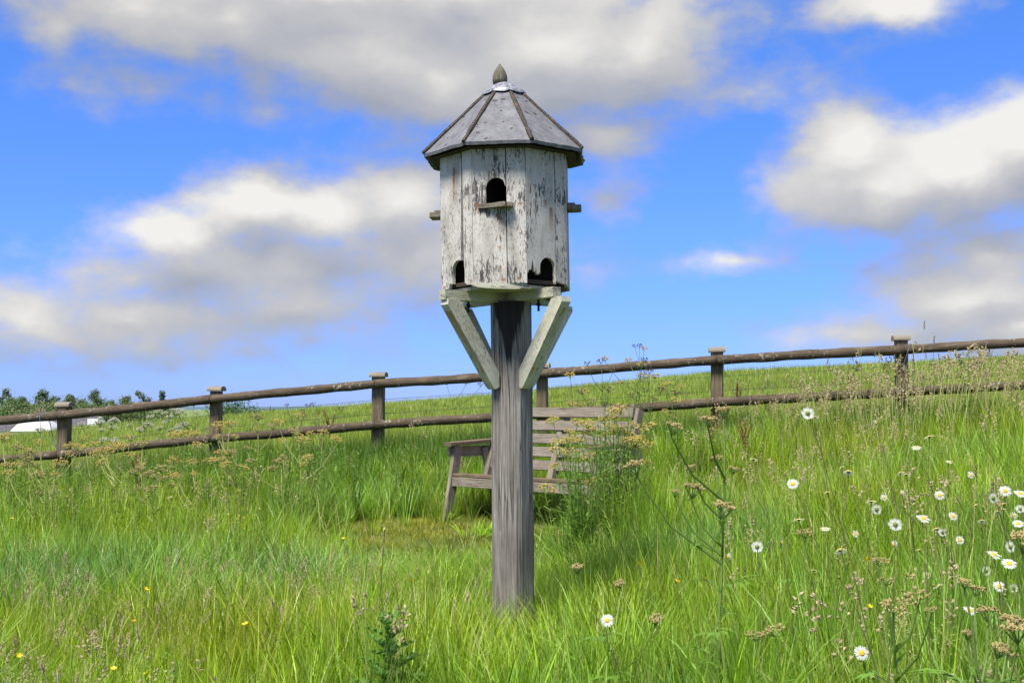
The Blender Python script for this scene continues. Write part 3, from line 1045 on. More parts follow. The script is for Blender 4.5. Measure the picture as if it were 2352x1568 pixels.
# ------------------------------------------------------------------ fence
def build_fence(M):
    o = Vector((FENCE[4][2].x, FENCE[4][2].y, gz(FENCE[4][2].x, FENCE[4][2].y)))
    Fc = thing('post_and_rail_fence', 'dark weathered post and rail fence with capped posts along the field', 'fence', o)
    along = (FENCE[-1][2] - FENCE[0][2])
    along.z = 0
    along.normalize()
    back = Vector((-along.y, along.x, 0))
    if back.y < 0:
        back = -back
    rr = random.Random(11)
    for i, (c_, a_, b_) in enumerate(FENCE):
        w = .066 + rr.uniform(-.004, .006)
        pc = b_ + back * (.05 + w)
        zg = gz(pc.x, pc.y)
        top = c_.z - .052
        lean = Vector((rr.uniform(-.006, .01), rr.uniform(-.01, .01), 0))
        mb = MB()
        nseg = 10
        prof = []
        for q in range(4):
            cq, sq = math.cos(math.pi / 2 * q), math.sin(math.pi / 2 * q)
            for (x, y) in ((w, -w + .016), (w, w - .016)):
                prof.append((x * cq - y * sq, x * sq + y * cq))
        vs, fs = [], []
        for s in range(nseg + 1):
            z = zg - .25 + (top - zg + .25) * s / nseg
            for (x, y) in prof:
                j = 1 + rr.uniform(-.02, .02)
                vs.append(pc + along * x * j + back * y * j + Vector((0, 0, z - pc.z)) + lean * (s / nseg))
        n = len(prof)
        for s in range(nseg):
            for k in range(n):
                fs.append((s * n + k, s * n + (k + 1) % n, (s + 1) * n + (k + 1) % n, (s + 1) * n + k))
        fs.append(tuple(range(nseg * n, nseg * n + n)))
        mb.mesh(vs, fs)
        post = mb.build('post', M['fence_post'], Fc, o, grain=(0, 0, 1))
        # half-log cap lying along the fence
        mb = MB()
        arc = [(-.088, 0), (.088, 0)] + [(.088 * math.cos(rad(t)), .012 + .046 * math.sin(rad(t))) for t in range(0, 181, 22)]
        slope = (FENCE[min(i + 1, len(FENCE) - 1)][1] - FENCE[max(i - 1, 0)][1]).normalized()
        ctop = pc + lean + Vector((0, 0, top - pc.z + .002))
        tilt = (along + Vector((0, 0, rr.uniform(-.03, .05)))).normalized()
        mb.prism(arc, ctop - tilt * (w + .026), back, Vector((0, 0, 1)), tilt * 2 * (w + .026))
        mb.build('cap', M['cap'], post, o, grain=tilt)
    for row in (1, 2):
        for i in range(len(FENCE) - 1):
            p0, p1 = FENCE[i][row], FENCE[i + 1][row]
            d = (p1 - p0)
            L = d.length
            d.normalize()
            e0 = -.004 if i % 2 else .05
            e1 = .05 if i % 2 == 0 else -.004
            # rails butt at every second post
            r0 = rr.uniform(.050, .056)
            r1 = rr.uniform(.050, .056)
            ph = rr.uniform(0, 6)
            N = 26
            pts, radii = [], []
            for s in range(N + 1):
                f = s / N
                p = p0.lerp(p1, f) + Vector((0, 0, .006 * math.sin(math.pi * f) * math.sin(f * 3 + ph) + .0015 * math.sin(f * 17 + ph))) + back * (.008 * math.sin(f * 4 + 2 * ph))
                if s == 0:
                    p -= d * (-.003)
                if s == N:
                    p -= d * .003
                pts.append(p)
                radii.append(r0 + (r1 - r0) * f + .0025 * math.sin(f * 29 + ph))
            jt = [[rr.uniform(-.03, .03) for _ in range(11)] for _ in range(N + 1)]
            mb = MB()
            mb.tube(pts, radii, 11, jit=lambda a, b: jt[a][b])
            mb.build('rail', M['fence'], Fc, o, grain=d, smooth=True)
    # plain wire strained along the back of the posts
    for fz in (.62, .27):
        pts = []
        for (c_, a_, b_) in FENCE:
            q = b_.lerp(a_, fz) + back * .20
            pts.append(q)
        mb = MB()
        mb.tube(pts, .0022, 4)
        mb.build('wire', M['wire'], Fc, o)
    # blue twine thrown over the top rail, and a loop of old wire on a post
    f = (98 - 135) / 351
    Y = fence_depth(98)
    p = FENCE[1][1].lerp(FENCE[2][1], f) if f > 0 else FENCE[1][1].lerp(FENCE[0][1], -f)
    a_ = p - back * .062
    b_ = p + back * .062 + along * .05
    mb = MB()
    pts = [a_ + Vector((.02, 0, -.30)), a_ + Vector((.01, 0, -.12)), a_ + Vector((0, 0, .0)), p - back * .03 + Vector((0, 0, .062)), p + along * .02 + Vector((0, 0, .066)), p + back * .03 + along * .04 + Vector((0, 0, .062)), b_, b_ + Vector((.05, 0, -.25)), b_ + Vector((.11, .0, -.42))]
    mb.tube(pts, .0045, 5)
    mb.build('twine', M['twine'], origin=(0, 0, 0))
    tag(bpy.data.objects['twine'], 'thin blue twine looped over the top fence rail', 'twine')
    q = FENCE[6][1] + along * .055
    mb = MB()
    mb.tube([q - back * .062 + Vector((-.10, 0, -.22)), q - back * .066 + Vector((-.03, 0, -.02)), q - back * .03 + Vector((0, 0, .06)), q + back * .0 + Vector((.02, 0, .062)), q - back * .05 + Vector((.035, 0, .04)), q - back * .07 + Vector((.03, 0, -.10)), q - back * .07 + Vector((.045, 0, -.30)),
             q - back * .075 + Vector((.015, 0, -.42)), q - back * .07 + Vector((.02, 0, -.2)), q - back * .069 + Vector((.03, 0, .0))], .0035, 5)
    w = mb.build('wire_loop', M['wire'])
    tag(w, 'loop of dark wire hanging over the top rail at a capped post', 'wire')
    q = FENCE[5][1] + along * .09
    mb = MB()
    mb.tube([q - back * .06 + Vector((-.02, 0, .03)), q - back * .064 + Vector((-.02, 0, -.1)), q - back * .07 + Vector((.15, 0, -.42)), q - back * .06 + Vector((.26, 0, -.62))], .003, 5)
    w = mb.build('stay_wire', M['wire'])
    tag(w, 'slack wire slanting down from a capped post to the lower rail', 'wire')
    return Fc


# ------------------------------------------------------------------ bench
def build_bench(M):
    fl = Vector((-.565, 11.0, 0))
    ang = rad(-45)
    L = Vector((math.cos(ang), math.sin(ang), 0))          # along the bench
    Bk = Vector((-math.sin(ang), math.cos(ang), 0))        # towards the backrest
    Z = Vector((0, 0, 1))
    zs = .536                                             # top of the seat
    zg = gz(.1, 10.5) + .0
    o = fl + L * .9 + Bk * .25
    o.z = zg
    B = thing('garden_bench', 'weathered grey slatted wooden bench, half hidden by weeds in front of the fence', 'bench', o)
    W = 1.72

    def P(l, b, z):
        return fl + L * l + Bk * b + Z * z

    def bar(name, p, q, hw, ht, wdir, mat, parent=B):
        d = (q - p)
        ln = d.length
        d.normalize()
        w = (wdir - d * wdir.dot(d)).normalized()
        u = d.cross(w)
        mb = MB()
        b_ = min(hw, ht) * .25
        prof = [(-hw + b_, -ht), (hw - b_, -ht), (hw, -ht + b_), (hw, ht - b_), (hw - b_, ht), (-hw + b_, ht), (-hw, ht - b_), (-hw, -ht + b_)]
        mb.prism(prof, p, w, u, d * ln)
        return mb.build(name, mat, parent, o, grain=d)
    # seat slats
    for i in range(4):
        bq = .02 + i * .118
        z = zs - .012 - i * .011
        bar('seat_slat', P(-.02, bq + .05, z), P(W + .02, bq + .05, z), .052, .014, Bk, M['seat'])
    # apron under the front edge
    bar('apron', P(-.02, .025, zs - .075), P(W + .02, .025, zs - .075), .016, .043, Bk, M['bench'])
    bar('apron', P(.06, .44, zs - .10), P(W - .06, .44, zs - .10), .016, .04, Bk, M['bench'])
    # backrest slats, leaning back
    ztop, zbot = 1.163, .615
    n = 5
    for i in range(n):
        z = ztop - .047 - i * .123
        lean = .47 + (z - .53) * .22
        bar('back_slat', P(.0, lean, z), P(W, lean, z), .046, .014, Z + Bk * .22, M['bench'])
    for l in (-.0, W * .5, W):
        p = P(l, .43, zs - .12)
        q = P(l, .535 + (ztop - .53) * .22, ztop - .02)
        bar('back_post', p, q, .032, .045, L, M['bench'])
    # side frames: splayed legs, arm, arm rail
    for l in (0.0, W):
        out = -1 if l == 0 else 1
        s = L * out * .035
        bar('leg', P(l, .10, .80) + s, P(l, -.045, zg - .04) + s, .022, .048, L, M['bench'])
        bar('leg', P(l, .46, .78) + s, P(l, .66, zg - .04) + s, .022, .048, L, M['bench'])
        bar('arm', P(l, -.03, .815) + s, P(l, .62, .845) + s, .050, .018, L, M['seat'])
        mb = MB()
        # arm rail with a rounded nose
        h = .05
        poly = [(.62, -h), (.62, h), (.06, h)] + [(.05 - h * math.sin(rad(t)) * .9, h * math.cos(rad(t))) for t in (20, 50, 80, 100, 130, 160)] + [(.06, -h)]
        mb.prism(poly, P(l, 0, .742) + s * 1.9 - L * .014, Bk, Z, L * .028)
        ar = mb.build('arm_rail', M['bench'], B, o, grain=Bk)
        for bq in (.13, .42):
            mb = MB()
            c_ = P(l, bq, .742) + s * 1.9 + L * out * .016
            mb.tube([c_ - L * out * .004, c_ + L * out * .006], .009, 7)
            place('bolt', mb.data('bolt', M['iron'], o), ar)
        bar('seat_rail', P(l, 0.0, zs - .075) + s, P(l, .56, zs - .11) + s, .016, .040, L, M['bench'])
    return B


# ------------------------------------------------------------------ instanced greenery (stuff)
def clump_collection(name, meshes):
    col = bpy.data.collections.new(name)
    for i, me in enumerate(meshes):
        o = bpy.data.objects.new('%s_%03d' % (name, i), me)
        col.objects.link(o)
    return col


def scatter(name, col, pts, rot, scl, idx, tint, label, cat):
    n = len(pts)
    me = bpy.data.meshes.new(name)
    me.vertices.add(n)
    me.vertices.foreach_set('co', np.asarray(pts, dtype=np.float32).ravel())
    for nm, typ, key, arr in (('rot', 'FLOAT_VECTOR', 'vector', rot), ('scl', 'FLOAT_VECTOR', 'vector', scl), ('idx', 'INT', 'value', idx), ('tint', 'FLOAT', 'value', tint)):
        a = me.attributes.new(nm, typ, 'POINT')
        arr = np.asarray(arr, dtype=np.int32 if typ == 'INT' else np.float32)
        a.data.foreach_set(key, arr.ravel())
    ob = bpy.data.objects.new(name, me)
    C.objects.link(ob)
    tag(ob, label, cat, kind='stuff')
    tr = bpy.data.node_groups.new(name + '_scatter', 'GeometryNodeTree')
    tr.interface.new_socket('Geometry', in_out='INPUT', socket_type='NodeSocketGeometry')
    tr.interface.new_socket('Geometry', in_out='OUTPUT', socket_type='NodeSocketGeometry')
    gi = tr.nodes.new('NodeGroupInput')
    go = tr.nodes.new('NodeGroupOutput')
    ci = tr.nodes.new('GeometryNodeCollectionInfo')
    ci.inputs['Collection'].default_value = col
    ci.inputs['Separate Children'].default_value = True
    ci.inputs['Reset Children'].default_value = True
    ip = tr.nodes.new('GeometryNodeInstanceOnPoints')
    ip.inputs['Pick Instance'].default_value = True

    def na(nm, typ):
        q = tr.nodes.new('GeometryNodeInputNamedAttribute')
        q.data_type = typ
        q.inputs['Name'].default_value = nm
        return q.outputs['Attribute']
    e2r = tr.nodes.new('FunctionNodeEulerToRotation')
    tr.links.new(na('rot', 'FLOAT_VECTOR'), e2r.inputs[0])
    tr.links.new(e2r.outputs[0], ip.inputs['Rotation'])
    tr.links.new(na('scl', 'FLOAT_VECTOR'), ip.inputs['Scale'])
    tr.links.new(na('idx', 'INT'), ip.inputs['Instance Index'])
    tr.links.new(gi.outputs[0], ip.inputs['Points'])
    tr.links.new(ci.outputs[0], ip.inputs['Instance'])
    tr.links.new(ip.outputs[0], go.inputs[0])
    md = ob.modifiers.new('scatter', 'NODES')
    md.node_group = tr
    return ob


def tuft(seed, blades, h0, h1, w0, w1, spread, lean, curl, mat, bias=0.):
    """a tuft of grass: every blade a bent, tapering strip folded along its middle"""
    r = random.Random(seed)
    V, Fs, R, H = [], [], [], []
    for _ in range(blades):
        a = r.uniform(0, 2 * math.pi)
        rr = spread * math.sqrt(r.random())
        bx, by = rr * math.cos(a), rr * math.sin(a)
        az = a + r.gauss(0, .9)
        h = r.uniform(h0, h1)
        w = r.uniform(w0, w1)
        ln = abs(r.gauss(lean, lean * .5))
        cu = r.uniform(.2, 1.) * curl
        dx, dy = math.cos(az), math.sin(az)
        sx, sy = -dy, dx
        tw = r.uniform(-.9, .9)
        sx, sy = sx * math.cos(tw) + dx * math.sin(tw), sy * math.cos(tw) + dy * math.sin(tw)
        N = 4
        th = ln
        x, y, z = bx, by, -.02
        b = len(V)
        rv = r.random()
        for i in range(N + 1):
            f = i / N
            ww = w * (1 - f ** 1.6) * .5 * (1 if i else .7)
            if i < N:
                V.append((x - sx * ww, y - sy * ww, z))
                V.append((x + sx * ww, y + sy * ww, z))
                R += [rv, rv]
                H += [f, f]
            else:
                V.append((x, y, z))
                R.append(rv)
                H.append(f)
            st = h / N
            x += dx * math.sin(th) * st + bias * st * f
            y += dy * math.sin(th) * st
            z += math.cos(th) * st
            th = min(th + cu * (.4 + f), 2.6)
        for i in range(N - 1):
            Fs.append((b + 2 * i, b + 2 * i + 1, b + 2 * i + 3, b + 2 * i + 2))
        Fs.append((b + 2 * N - 2, b + 2 * N - 1, b + 2 * N))
    me = bpy.data.meshes.new('tuft')
    me.from_pydata(V, [], Fs)
    me.materials.append(mat)
    me.polygons.foreach_set('use_smooth', [True] * len(Fs))
    for nm, arr in (('rnd', R), ('hgt', H)):
        at_ = me.attributes.new(nm, 'FLOAT', 'POINT')
        at_.data.foreach_set('value', np.array(arr, dtype=np.float32))
    return me


def blob(mb, p, d, ln, w, r, mi=0):
    """one spikelet: a small pointed body"""
    d = d.normalized()
    s = d.cross(Vector((r.uniform(-1, 1), r.uniform(-1, 1), r.uniform(-1, 1)))).normalized()
    q = d.cross(s)
    m = p + d * ln * .45
    vs = [p, m + s * w, m + q * w, m - s * w, m - q * w, p + d * ln]
    mb.mesh(vs, [(0, 1, 2), (0, 2, 3), (0, 3, 4), (0, 4, 1), (5, 2, 1), (5, 3, 2), (5, 4, 3), (5, 1, 4)], mi)


def seed_clump(seed, kind, stems, M):
    r = random.Random(seed)
    mb = MB()
    smat = {'cock': 'seed_tan', 'fog': 'seed_pink', 'bent': 'seed_straw', 'spike': 'seed_dark', 'fox': 'seed_straw'}[kind]
    for _ in range(stems):
        a = r.uniform(0, 6.28)
        rr = .12 * math.sqrt(r.random())
        x, y = rr * math.cos(a), rr * math.sin(a)
        h = r.uniform(.45, .85) * (.75 if kind in ('fog', 'bent') else 1.)
        az = r.uniform(0, 6.28)
        ln = r.uniform(.03, .22)
        bend = Vector((math.cos(az), math.sin(az), 0)) * ln
        pts = [Vector((x, y, -.02)) + bend * (f * f) * h + Vector((0, 0, h * f * (1 - .12 * f * ln * 4))) for f in (0, .35, .7, 1.)]
        mb.tube(pts, [.0022, .0019, .0016, .0012], 3, 0, cap=False)
        top = pts[-1]
        d = (pts[-1] - pts[-2]).normalized()
        if kind == 'cock':
            for k in range(r.randint(5, 8)):
                f = k / 7
                p = top - d * (.11 * (1 - f))
                az2 = r.uniform(0, 6.28)
                out = Vector((math.cos(az2), math.sin(az2), .5)).normalized()
                br = r.uniform(.005, .045) * (1 - f * .8)
                q = p + out * br
                if br > .012:
                    mb.tube([p, q], .0008, 3, 0, cap=False)
                for _k in range(r.randint(2, 3)):
                    blob(mb, q, (out + Vector((r.uniform(-.6, .6), r.uniform(-.6, .6), r.uniform(0, .9)))), r.uniform(.016, .028), r.uniform(.0045, .0075), r, 1)
        elif kind == 'fog':
            for k in range(13):
                f = k / 12
                p = top - d * (.085 * (1 - f))
                az2 = r.uniform(0, 6.28)
                out = (Vector((math.cos(az2), math.sin(az2), 1.4))).normalized()
                blob(mb, p, out, .024 * (1.15 - f * .6), .0056, r, 1)
        elif kind == 'bent':
            for k in range(14):
                f = k / 13
                p = top - d * (.17 * (1 - f))
                az2 = r.uniform(0, 6.28)
                out = Vector((math.cos(az2), math.sin(az2), .6)).normalized()
                q = p + out * (.05 * (1 - f) + .008)
                mb.tube([p, q], .0005, 3, 0, cap=False)
                blob(mb, q, out, .012, .0032, r, 1)
                blob(mb, p.lerp(q, .6), out + Vector((0, 0, .4)), .011, .003, r, 1)
        else:
            L = .05 if kind == 'spike' else .07
            w = .0045
            for k in range(9):
                f = k / 8
                p = top - d * (L * (1 - f))
                az2 = k * 2.4
                out = (Vector((math.cos(az2), math.sin(az2), 1.8))).normalized()
                blob(mb, p, out, .014, w * .8, r, 1)
    return mb.data('seed', [M['stalk'], M[smat]])


def vnoise(x, y, s, seed=0):
    """smooth value noise 0..1 on arrays"""
    rs = np.random.default_rng(100 + seed)
    T = rs.random((64, 64))
    u, v = x * s + 31.7, y * s + 17.3
    i, j = np.floor(u).astype(int), np.floor(v).astype(int)
    fu, fv = u - i, v - j
    fu = fu * fu * (3 - 2 * fu)
    fv = fv * fv * (3 - 2 * fv)
    g = lambda a, b: T[a % 64, b % 64]
    return (g(i, j) * (1 - fu) * (1 - fv) + g(i + 1, j) * fu * (1 - fv) + g(i, j + 1) * (1 - fu) * fv + g(i + 1, j + 1) * fu * fv)


def jitter_grid(x0, x1, y0, y1, step):
    xs = np.arange(x0, x1, step)
    ys = np.arange(y0, y1, step)
    X, Y = np.meshgrid(xs, ys)
    X = X + rng.uniform(-.6, .6, X.shape) * step
    Y = Y + rng.uniform(-.6, .6, Y.shape) * step
    return X.ravel(), Y.ravel()


def wedge(X, Y, m=.62, c=.9):
    return np.abs(X) < m * np.abs(Y) + c


def fence_y(X):
    return FENCE_Y0 - FENCE_S * X


def path_mask(X, Y):
    """1 on the mown strip that runs in front of the bench"""
    d = np.abs((Y - 9.95 + .10 * (X + .2)))
    a = np.clip((1.25 - d) / .35, 0, 1)
    b = np.clip((X + 2.0) / .6, 0, 1) * np.clip((.75 - X) / .3, 0, 1)
    return a * b


def build_grass(M):
    T = []
    for s in range(4):
        T.append(tuft(10 + s, 46, .17, .38, .0034, .0064, .085, .20, .22, M['grass']))
    for s in range(3):
        T.append(tuft(20 + s, 60, .15, .33, .0016, .0030, .080, .26, .20, M['grass']))
    for s in range(3):
        T.append(tuft(30 + s, 26, .24, .50, .0055, .0100, .060, .30, .34, M['grass'], bias=.15))
    for s in range(3):
        T.append(tuft(35 + s, 20, .10, .24, .014, .028, .07, .55, .30, M['grass']))      # broad herb leaves
    for s in range(3):
        T.append(tuft(38 + 100 * s, 26, .22, .46, .0028, .0060, .10, .75, .42, M['thatch']))     # bent, bleached stems
    col = clump_collection('meadow_tuft', T)
    X1, Y1 = jitter_grid(-6, 6, 1.6, 8.6, .090)
    X2, Y2 = jitter_grid(-9, 9, 8.6, 12.6, .120)
    X, Y = np.r_[X1, X2], np.r_[Y1, Y2]
    k = wedge(X, Y) & (Y < fence_y(X) - .55)
    pm = path_mask(X, Y)
    k &= rng.random(len(X)) > pm * .96
    X, Y = X[k], Y[k]
    n = len(X)
    Zz = gz_arr(X, Y)
    h = .60 + .55 * vnoise(X, Y, 1.1, 1) + .30 * vnoise(X, Y, 2.7, 4) + rng.uniform(-.16, .22, n)
    h *= 1 + .20 * np.clip((X - .75) / 1.2, 0, 1) * np.clip((9.5 - Y) / 3, 0, 1)
    # short where the foot of the post stands clear and along the view to the bench
    foot = np.clip(1 - np.hypot((X - .02) / .42, (Y - 5.45) / .95), 0, 1)
    h *= 1 - .27 * np.clip(foot * 2.2, 0, 1)
    mid = np.clip(1 - np.hypot((X + .35) / 1.3, (Y - 8.3) / 1.2), 0, 1)
    h *= 1 - .45 * np.clip(mid * 2, 0, 1)
    h *= 1 + .75 * np.clip(1.6 - np.hypot((X - .85) / .42, (Y - 8.7) / .55), 0, 1)
    idx = np.where(rng.random(n) < .5, rng.integers(0, 4, n), np.where(rng.random(n) < .6, rng.integers(4, 7, n), rng.integers(7, 10, n)))
    # drifts of broad blades on the lower right, of fine grass on the left
    broad = (vnoise(X, Y, 1.1, 5) > .62)
    idx = np.where(broad & (rng.random(n) < .6), rng.integers(7, 10, n), idx)
    idx = np.where((vnoise(X, Y, 1.6, 9) > .55) & (rng.random(n) < .22), rng.integers(10, 13, n), idx)
    idx = np.where(rng.random(n) < .05 + .14 * (vnoise(X, Y, 1.4, 12) > .6) * (X < .6), rng.integers(13, 16, n), idx)
    # drifts of bluish grass
    blue = np.maximum(np.clip(1.3 - np.hypot((X + 2.9) / 1.0, (Y - 7.2) / .8), 0, 1), np.clip(1.2 - np.hypot((X + 1.5) / .6, (Y - 7.9) / .6), 0, 1))
    blue = np.maximum(blue, np.clip(1.2 - np.hypot((X - 1.35) / .5, (Y - 7.2) / .9), 0, 1) * .8)
    rot = np.c_[rng.normal(0, .08, n), rng.normal(0.03, .08, n), rng.uniform(0, 6.28, n)]
    wd = rng.uniform(.9, 1.25, n)
    scl = np.c_[wd, wd, h]
    scatter('meadow_grass', col, np.c_[X, Y, Zz], rot, scl, idx, np.clip(vnoise(X, Y, .5, 2) * .8 + rng.random(n) * .4, 0, 1) + .9 * blue, 'long green meadow grass growing up to the fence', 'grass')
    # darker rank grass on the bank along the fence
    B = [tuft(40 + s, 46, .2, .42, .0032, .007, .09, .25, .25, M['bank']) for s in range(4)]
    colb = clump_collection('bank_tuft', B)
    X, Y = jitter_grid(-10, 10, 9.5, 16, .125)
    dy = fence_y(X) - Y
    k = (dy > -.5) & (dy < .75) & wedge(X, Y)
    X, Y = X[k], Y[k]
    n = len(X)
    h = .85 + .4 * vnoise(X, Y, .8, 3) + rng.uniform(-.15, .2, n)
    rot = np.c_[rng.normal(0, .1, n), rng.normal(0, .1, n), rng.uniform(0, 6.28, n)]
    scl = np.c_[np.ones(n) * 1.15, np.ones(n) * 1.15, h]
    scatter('bank_grass', colb, np.c_[X, Y, gz_arr(X, Y)], rot, scl, rng.integers(0, 4, n), rng.random(n), 'dark rank grass along the foot of the fence', 'grass')
    # mown path
    Q = [tuft(50 + s, 60, .03, .075, .0025, .005, .10, .5, .3, M['mown']) for s in range(3)]
    colq = clump_collection('mown_tuft', Q)
    X, Y = jitter_grid(-2.4, 1.2, 8.2, 12, .075)
    k = rng.random(len(X)) < path_mask(X, Y) * 1.6
    X, Y = X[k], Y[k]
    n = len(X)
    rot = np.c_[np.zeros(n), np.zeros(n), rng.uniform(0, 6.28, n)]
    scl = np.c_[np.ones(n), np.ones(n), rng.uniform(.7, 1.3, n)]
    scatter('mown_grass', colq, np.c_[X, Y, gz_arr(X, Y)], rot, scl, rng.integers(0, 3, n), rng.random(n) * .5, 'short yellowish mown grass in front of the bench', 'grass')
    # field behind the fence
    G = [tuft(60 + s, 70, .16, .36, .006, .012, .30, .18, .16, M['field']) for s in range(5)]
    colf = clump_collection('field_tuft', G)
    Xa, Ya = jitter_grid(-11, 11, 12, 20, .21)
    Xb, Yb = jitter_grid(-18, 18, 20, 32, .34)
    Xc, Yc = jitter_grid(-30, 32, 32, 54, .55)
    X, Y = np.r_[Xa, Xb, Xc], np.r_[Ya, Yb, Yc]
    k = (Y > fence_y(X) + .3) & wedge(X, Y, .56, .5)
    X, Y = X[k], Y[k]
    n = len(X)
    big = np.where(Y > 32, 1.7, np.where(Y > 20, 1.25, 1.))
    h = rng.uniform(.8, 1.15, n)
    rot = np.c_[rng.normal(0, .06, n), rng.normal(0, .06, n), rng.uniform(0, 6.28, n)]
    scl = np.c_[big, big, h]
    scatter('field_grass', colf, np.c_[X, Y, gz_arr(X, Y)], rot, scl, rng.integers(0, 5, n), rng.random(n) * .6, 'pale green hay grass over the field beyond the fence', 'grass')


def build_seedheads(M):
    kinds = ['cock'] * 4 + ['fog'] * 3 + ['bent'] * 3 + ['spike'] * 2 + ['fox'] * 2
    S = [seed_clump(200 + i, k, (3 if k in ('spike', 'fox') else 5), M) for i, k in enumerate(kinds)]
    col = clump_collection('seedhead', S)
    X, Y = jitter_grid(-9, 9, 2.6, 14.5, .17)
    k = wedge(X, Y) & (Y < fence_y(X) + .3) & (path_mask(X, Y) < .4)
    X, Y = X[k], Y[k]
    n = len(X)
    dF = fence_y(X) - Y
    # thick with cocksfoot under the upper right of the fence, fog and bent in the left foreground
    u = X / np.maximum(Y, 1)
    pc = .05 + .52 * np.clip((u - .16) / .10, 0, 1) * np.clip((2.6 - dF) / 1.2, 0, 1) + .06 * np.clip((u - .05) / .2, 0, 1)
    pl = .75 * np.clip((.0 - u) / .12, 0, 1) * np.clip((9 - Y) / 3, 0, 1) * (vnoise(X, Y, .8, 8) > .38)
    foot = np.hypot((X - .02) / .35, (Y - 5.3) / 1.0) < 1
    dens = (pc + pl) * (.35 + 1.1 * vnoise(X, Y, 1.3, 7))
    dens = np.where(foot, dens * .15, dens)
    dens = np.where((u > .0) & (u < .15) & (Y < 7.5), dens * .4, dens)
    k = rng.random(n) < dens * .85
    X, Y, u, pc, pl = X[k], Y[k], u[k], pc[k], pl[k]
    n = len(X)
    q = rng.random(n)
    left = pl > .05
    idx = np.where(left, np.where(q < .42, rng.integers(4, 7, n), np.where(q < .86, rng.integers(7, 10, n), rng.integers(0, 4, n))),
                   np.where(q < .74, rng.integers(0, 4, n), np.where(q < .86, rng.integers(10, 12, n), np.where(q < .93, rng.integers(12, 14, n), rng.integers(7, 10, n)))))
    h = rng.uniform(.65, 1.0, n)
    h *= np.where(left, .72, 1.)
    h *= 1 + .62 * np.clip((u - .22) / .12, 0, 1) * np.clip((2.2 - (fence_y(X) - Y)) / 1.0, 0, 1)
    mid = np.clip(1 - np.hypot((X + .2) / 1.2, (Y - 8.6) / 1.6), 0, 1)
    h *= 1 - .4 * np.clip(mid * 2, 0, 1)
    rot = np.c_[rng.normal(0, .1, n), rng.normal(-.04, .1, n), rng.uniform(0, 6.28, n)]
    scl = np.c_[h, h, h]
    scatter('seeding_grass', col, np.c_[X, Y, gz_arr(X, Y)], rot, scl, idx, rng.random(n), 'tan and brownish seed heads of tall grasses through the meadow', 'seed grass')


# ------------------------------------------------------------------ flowers
def leaf_card(mb, p, d, up, L, W, mi=0, bend=.3, lobes=0):
    """a leaf: folded along the midrib and bent downwards"""
    d = d.normalized()
    s = d.cross(up).normalized()
    u = s.cross(d).normalized()
    N = 5
    vs = []
    for i in range(N + 1):
        f = i / N
        w = W * math.sin(math.pi * min(1, f * .93 + .04)) * (1 if not lobes or i % 2 else .45)
        c = p + d * (L * f) - u * (bend * L * f * f)
        vs += [c - s * w + u * w * .25, c, c + s * w + u * w * .25]
    fs = []
    for i in range(N):
        a = i * 3
        fs += [(a, a + 1, a + 4, a + 3), (a + 1, a + 2, a + 5, a + 4)]
    mb.mesh(vs, fs, mi)


def daisy_meshes(M):
    out = []
    for s in range(4):
        r = random.Random(500 + s)
        mb = MB()
        n = r.randint(17, 21)
        for k in range(n):
            if s == 3 and k % 4 == 0:
                continue
            a = 2 * math.pi * k / n + r.uniform(-.05, .05)
            L = r.uniform(.0145, .0175)
            w = r.uniform(.0023, .0031)
            lift = r.uniform(-.12, .12) - (.35 if s == 2 else 0)
            d = Vector((math.cos(a), math.sin(a), lift))
            side = Vector((-math.sin(a), math.cos(a), 0))
            z = Vector((0, 0, .0006 * (k % 2)))
            p0 = d * .0065 + z
            p1 = d * (.0065 + L * .5) + z + Vector((0, 0, .0009))
            p2 = d * (.0065 + L * .86) + z
            p3 = d * (.0065 + L) + z - Vector((0, 0, .0008))
            mb.mesh([p0 - side * w * .5, p0 + side * w * .5, p1 + side * w, p1 - side * w, p2 + side * w * .9, p2 - side * w * .9, p3 + side * w * .35, p3 - side * w * .35],
                    [(0, 1, 2, 3), (3, 2, 4, 5), (5, 4, 6, 7)])
        pet = mb.data('petals', M['petal'], smooth=True)
        out.append(pet)
    mb = MB()
    mb.lathe([(.0078, -.0004), (.0082, .0014), (.0066, .0034), (.0035, .0040), (.0, .0037)], (0, 0, 0), 12)
    disc = mb.data('disc', M['disc'], smooth=True)
    mb = MB()
    mb.lathe([(.0, -.0062), (.0030, -.0055), (.0072, -.0030), (.0086, -.0008)], (0, 0, 0), 10)
    cal = mb.data('calyx', M['calyx'], smooth=True)
    mb = MB()
    mb.lathe([(0, -.005), (.0035, -.004), (.0052, 0), (.0048, .003), (.002, .0046), (0, .0048)], (0, 0, 0), 8)
    bud = mb.data('bud', M['calyx'], smooth=True)
    return out, disc, cal, bud


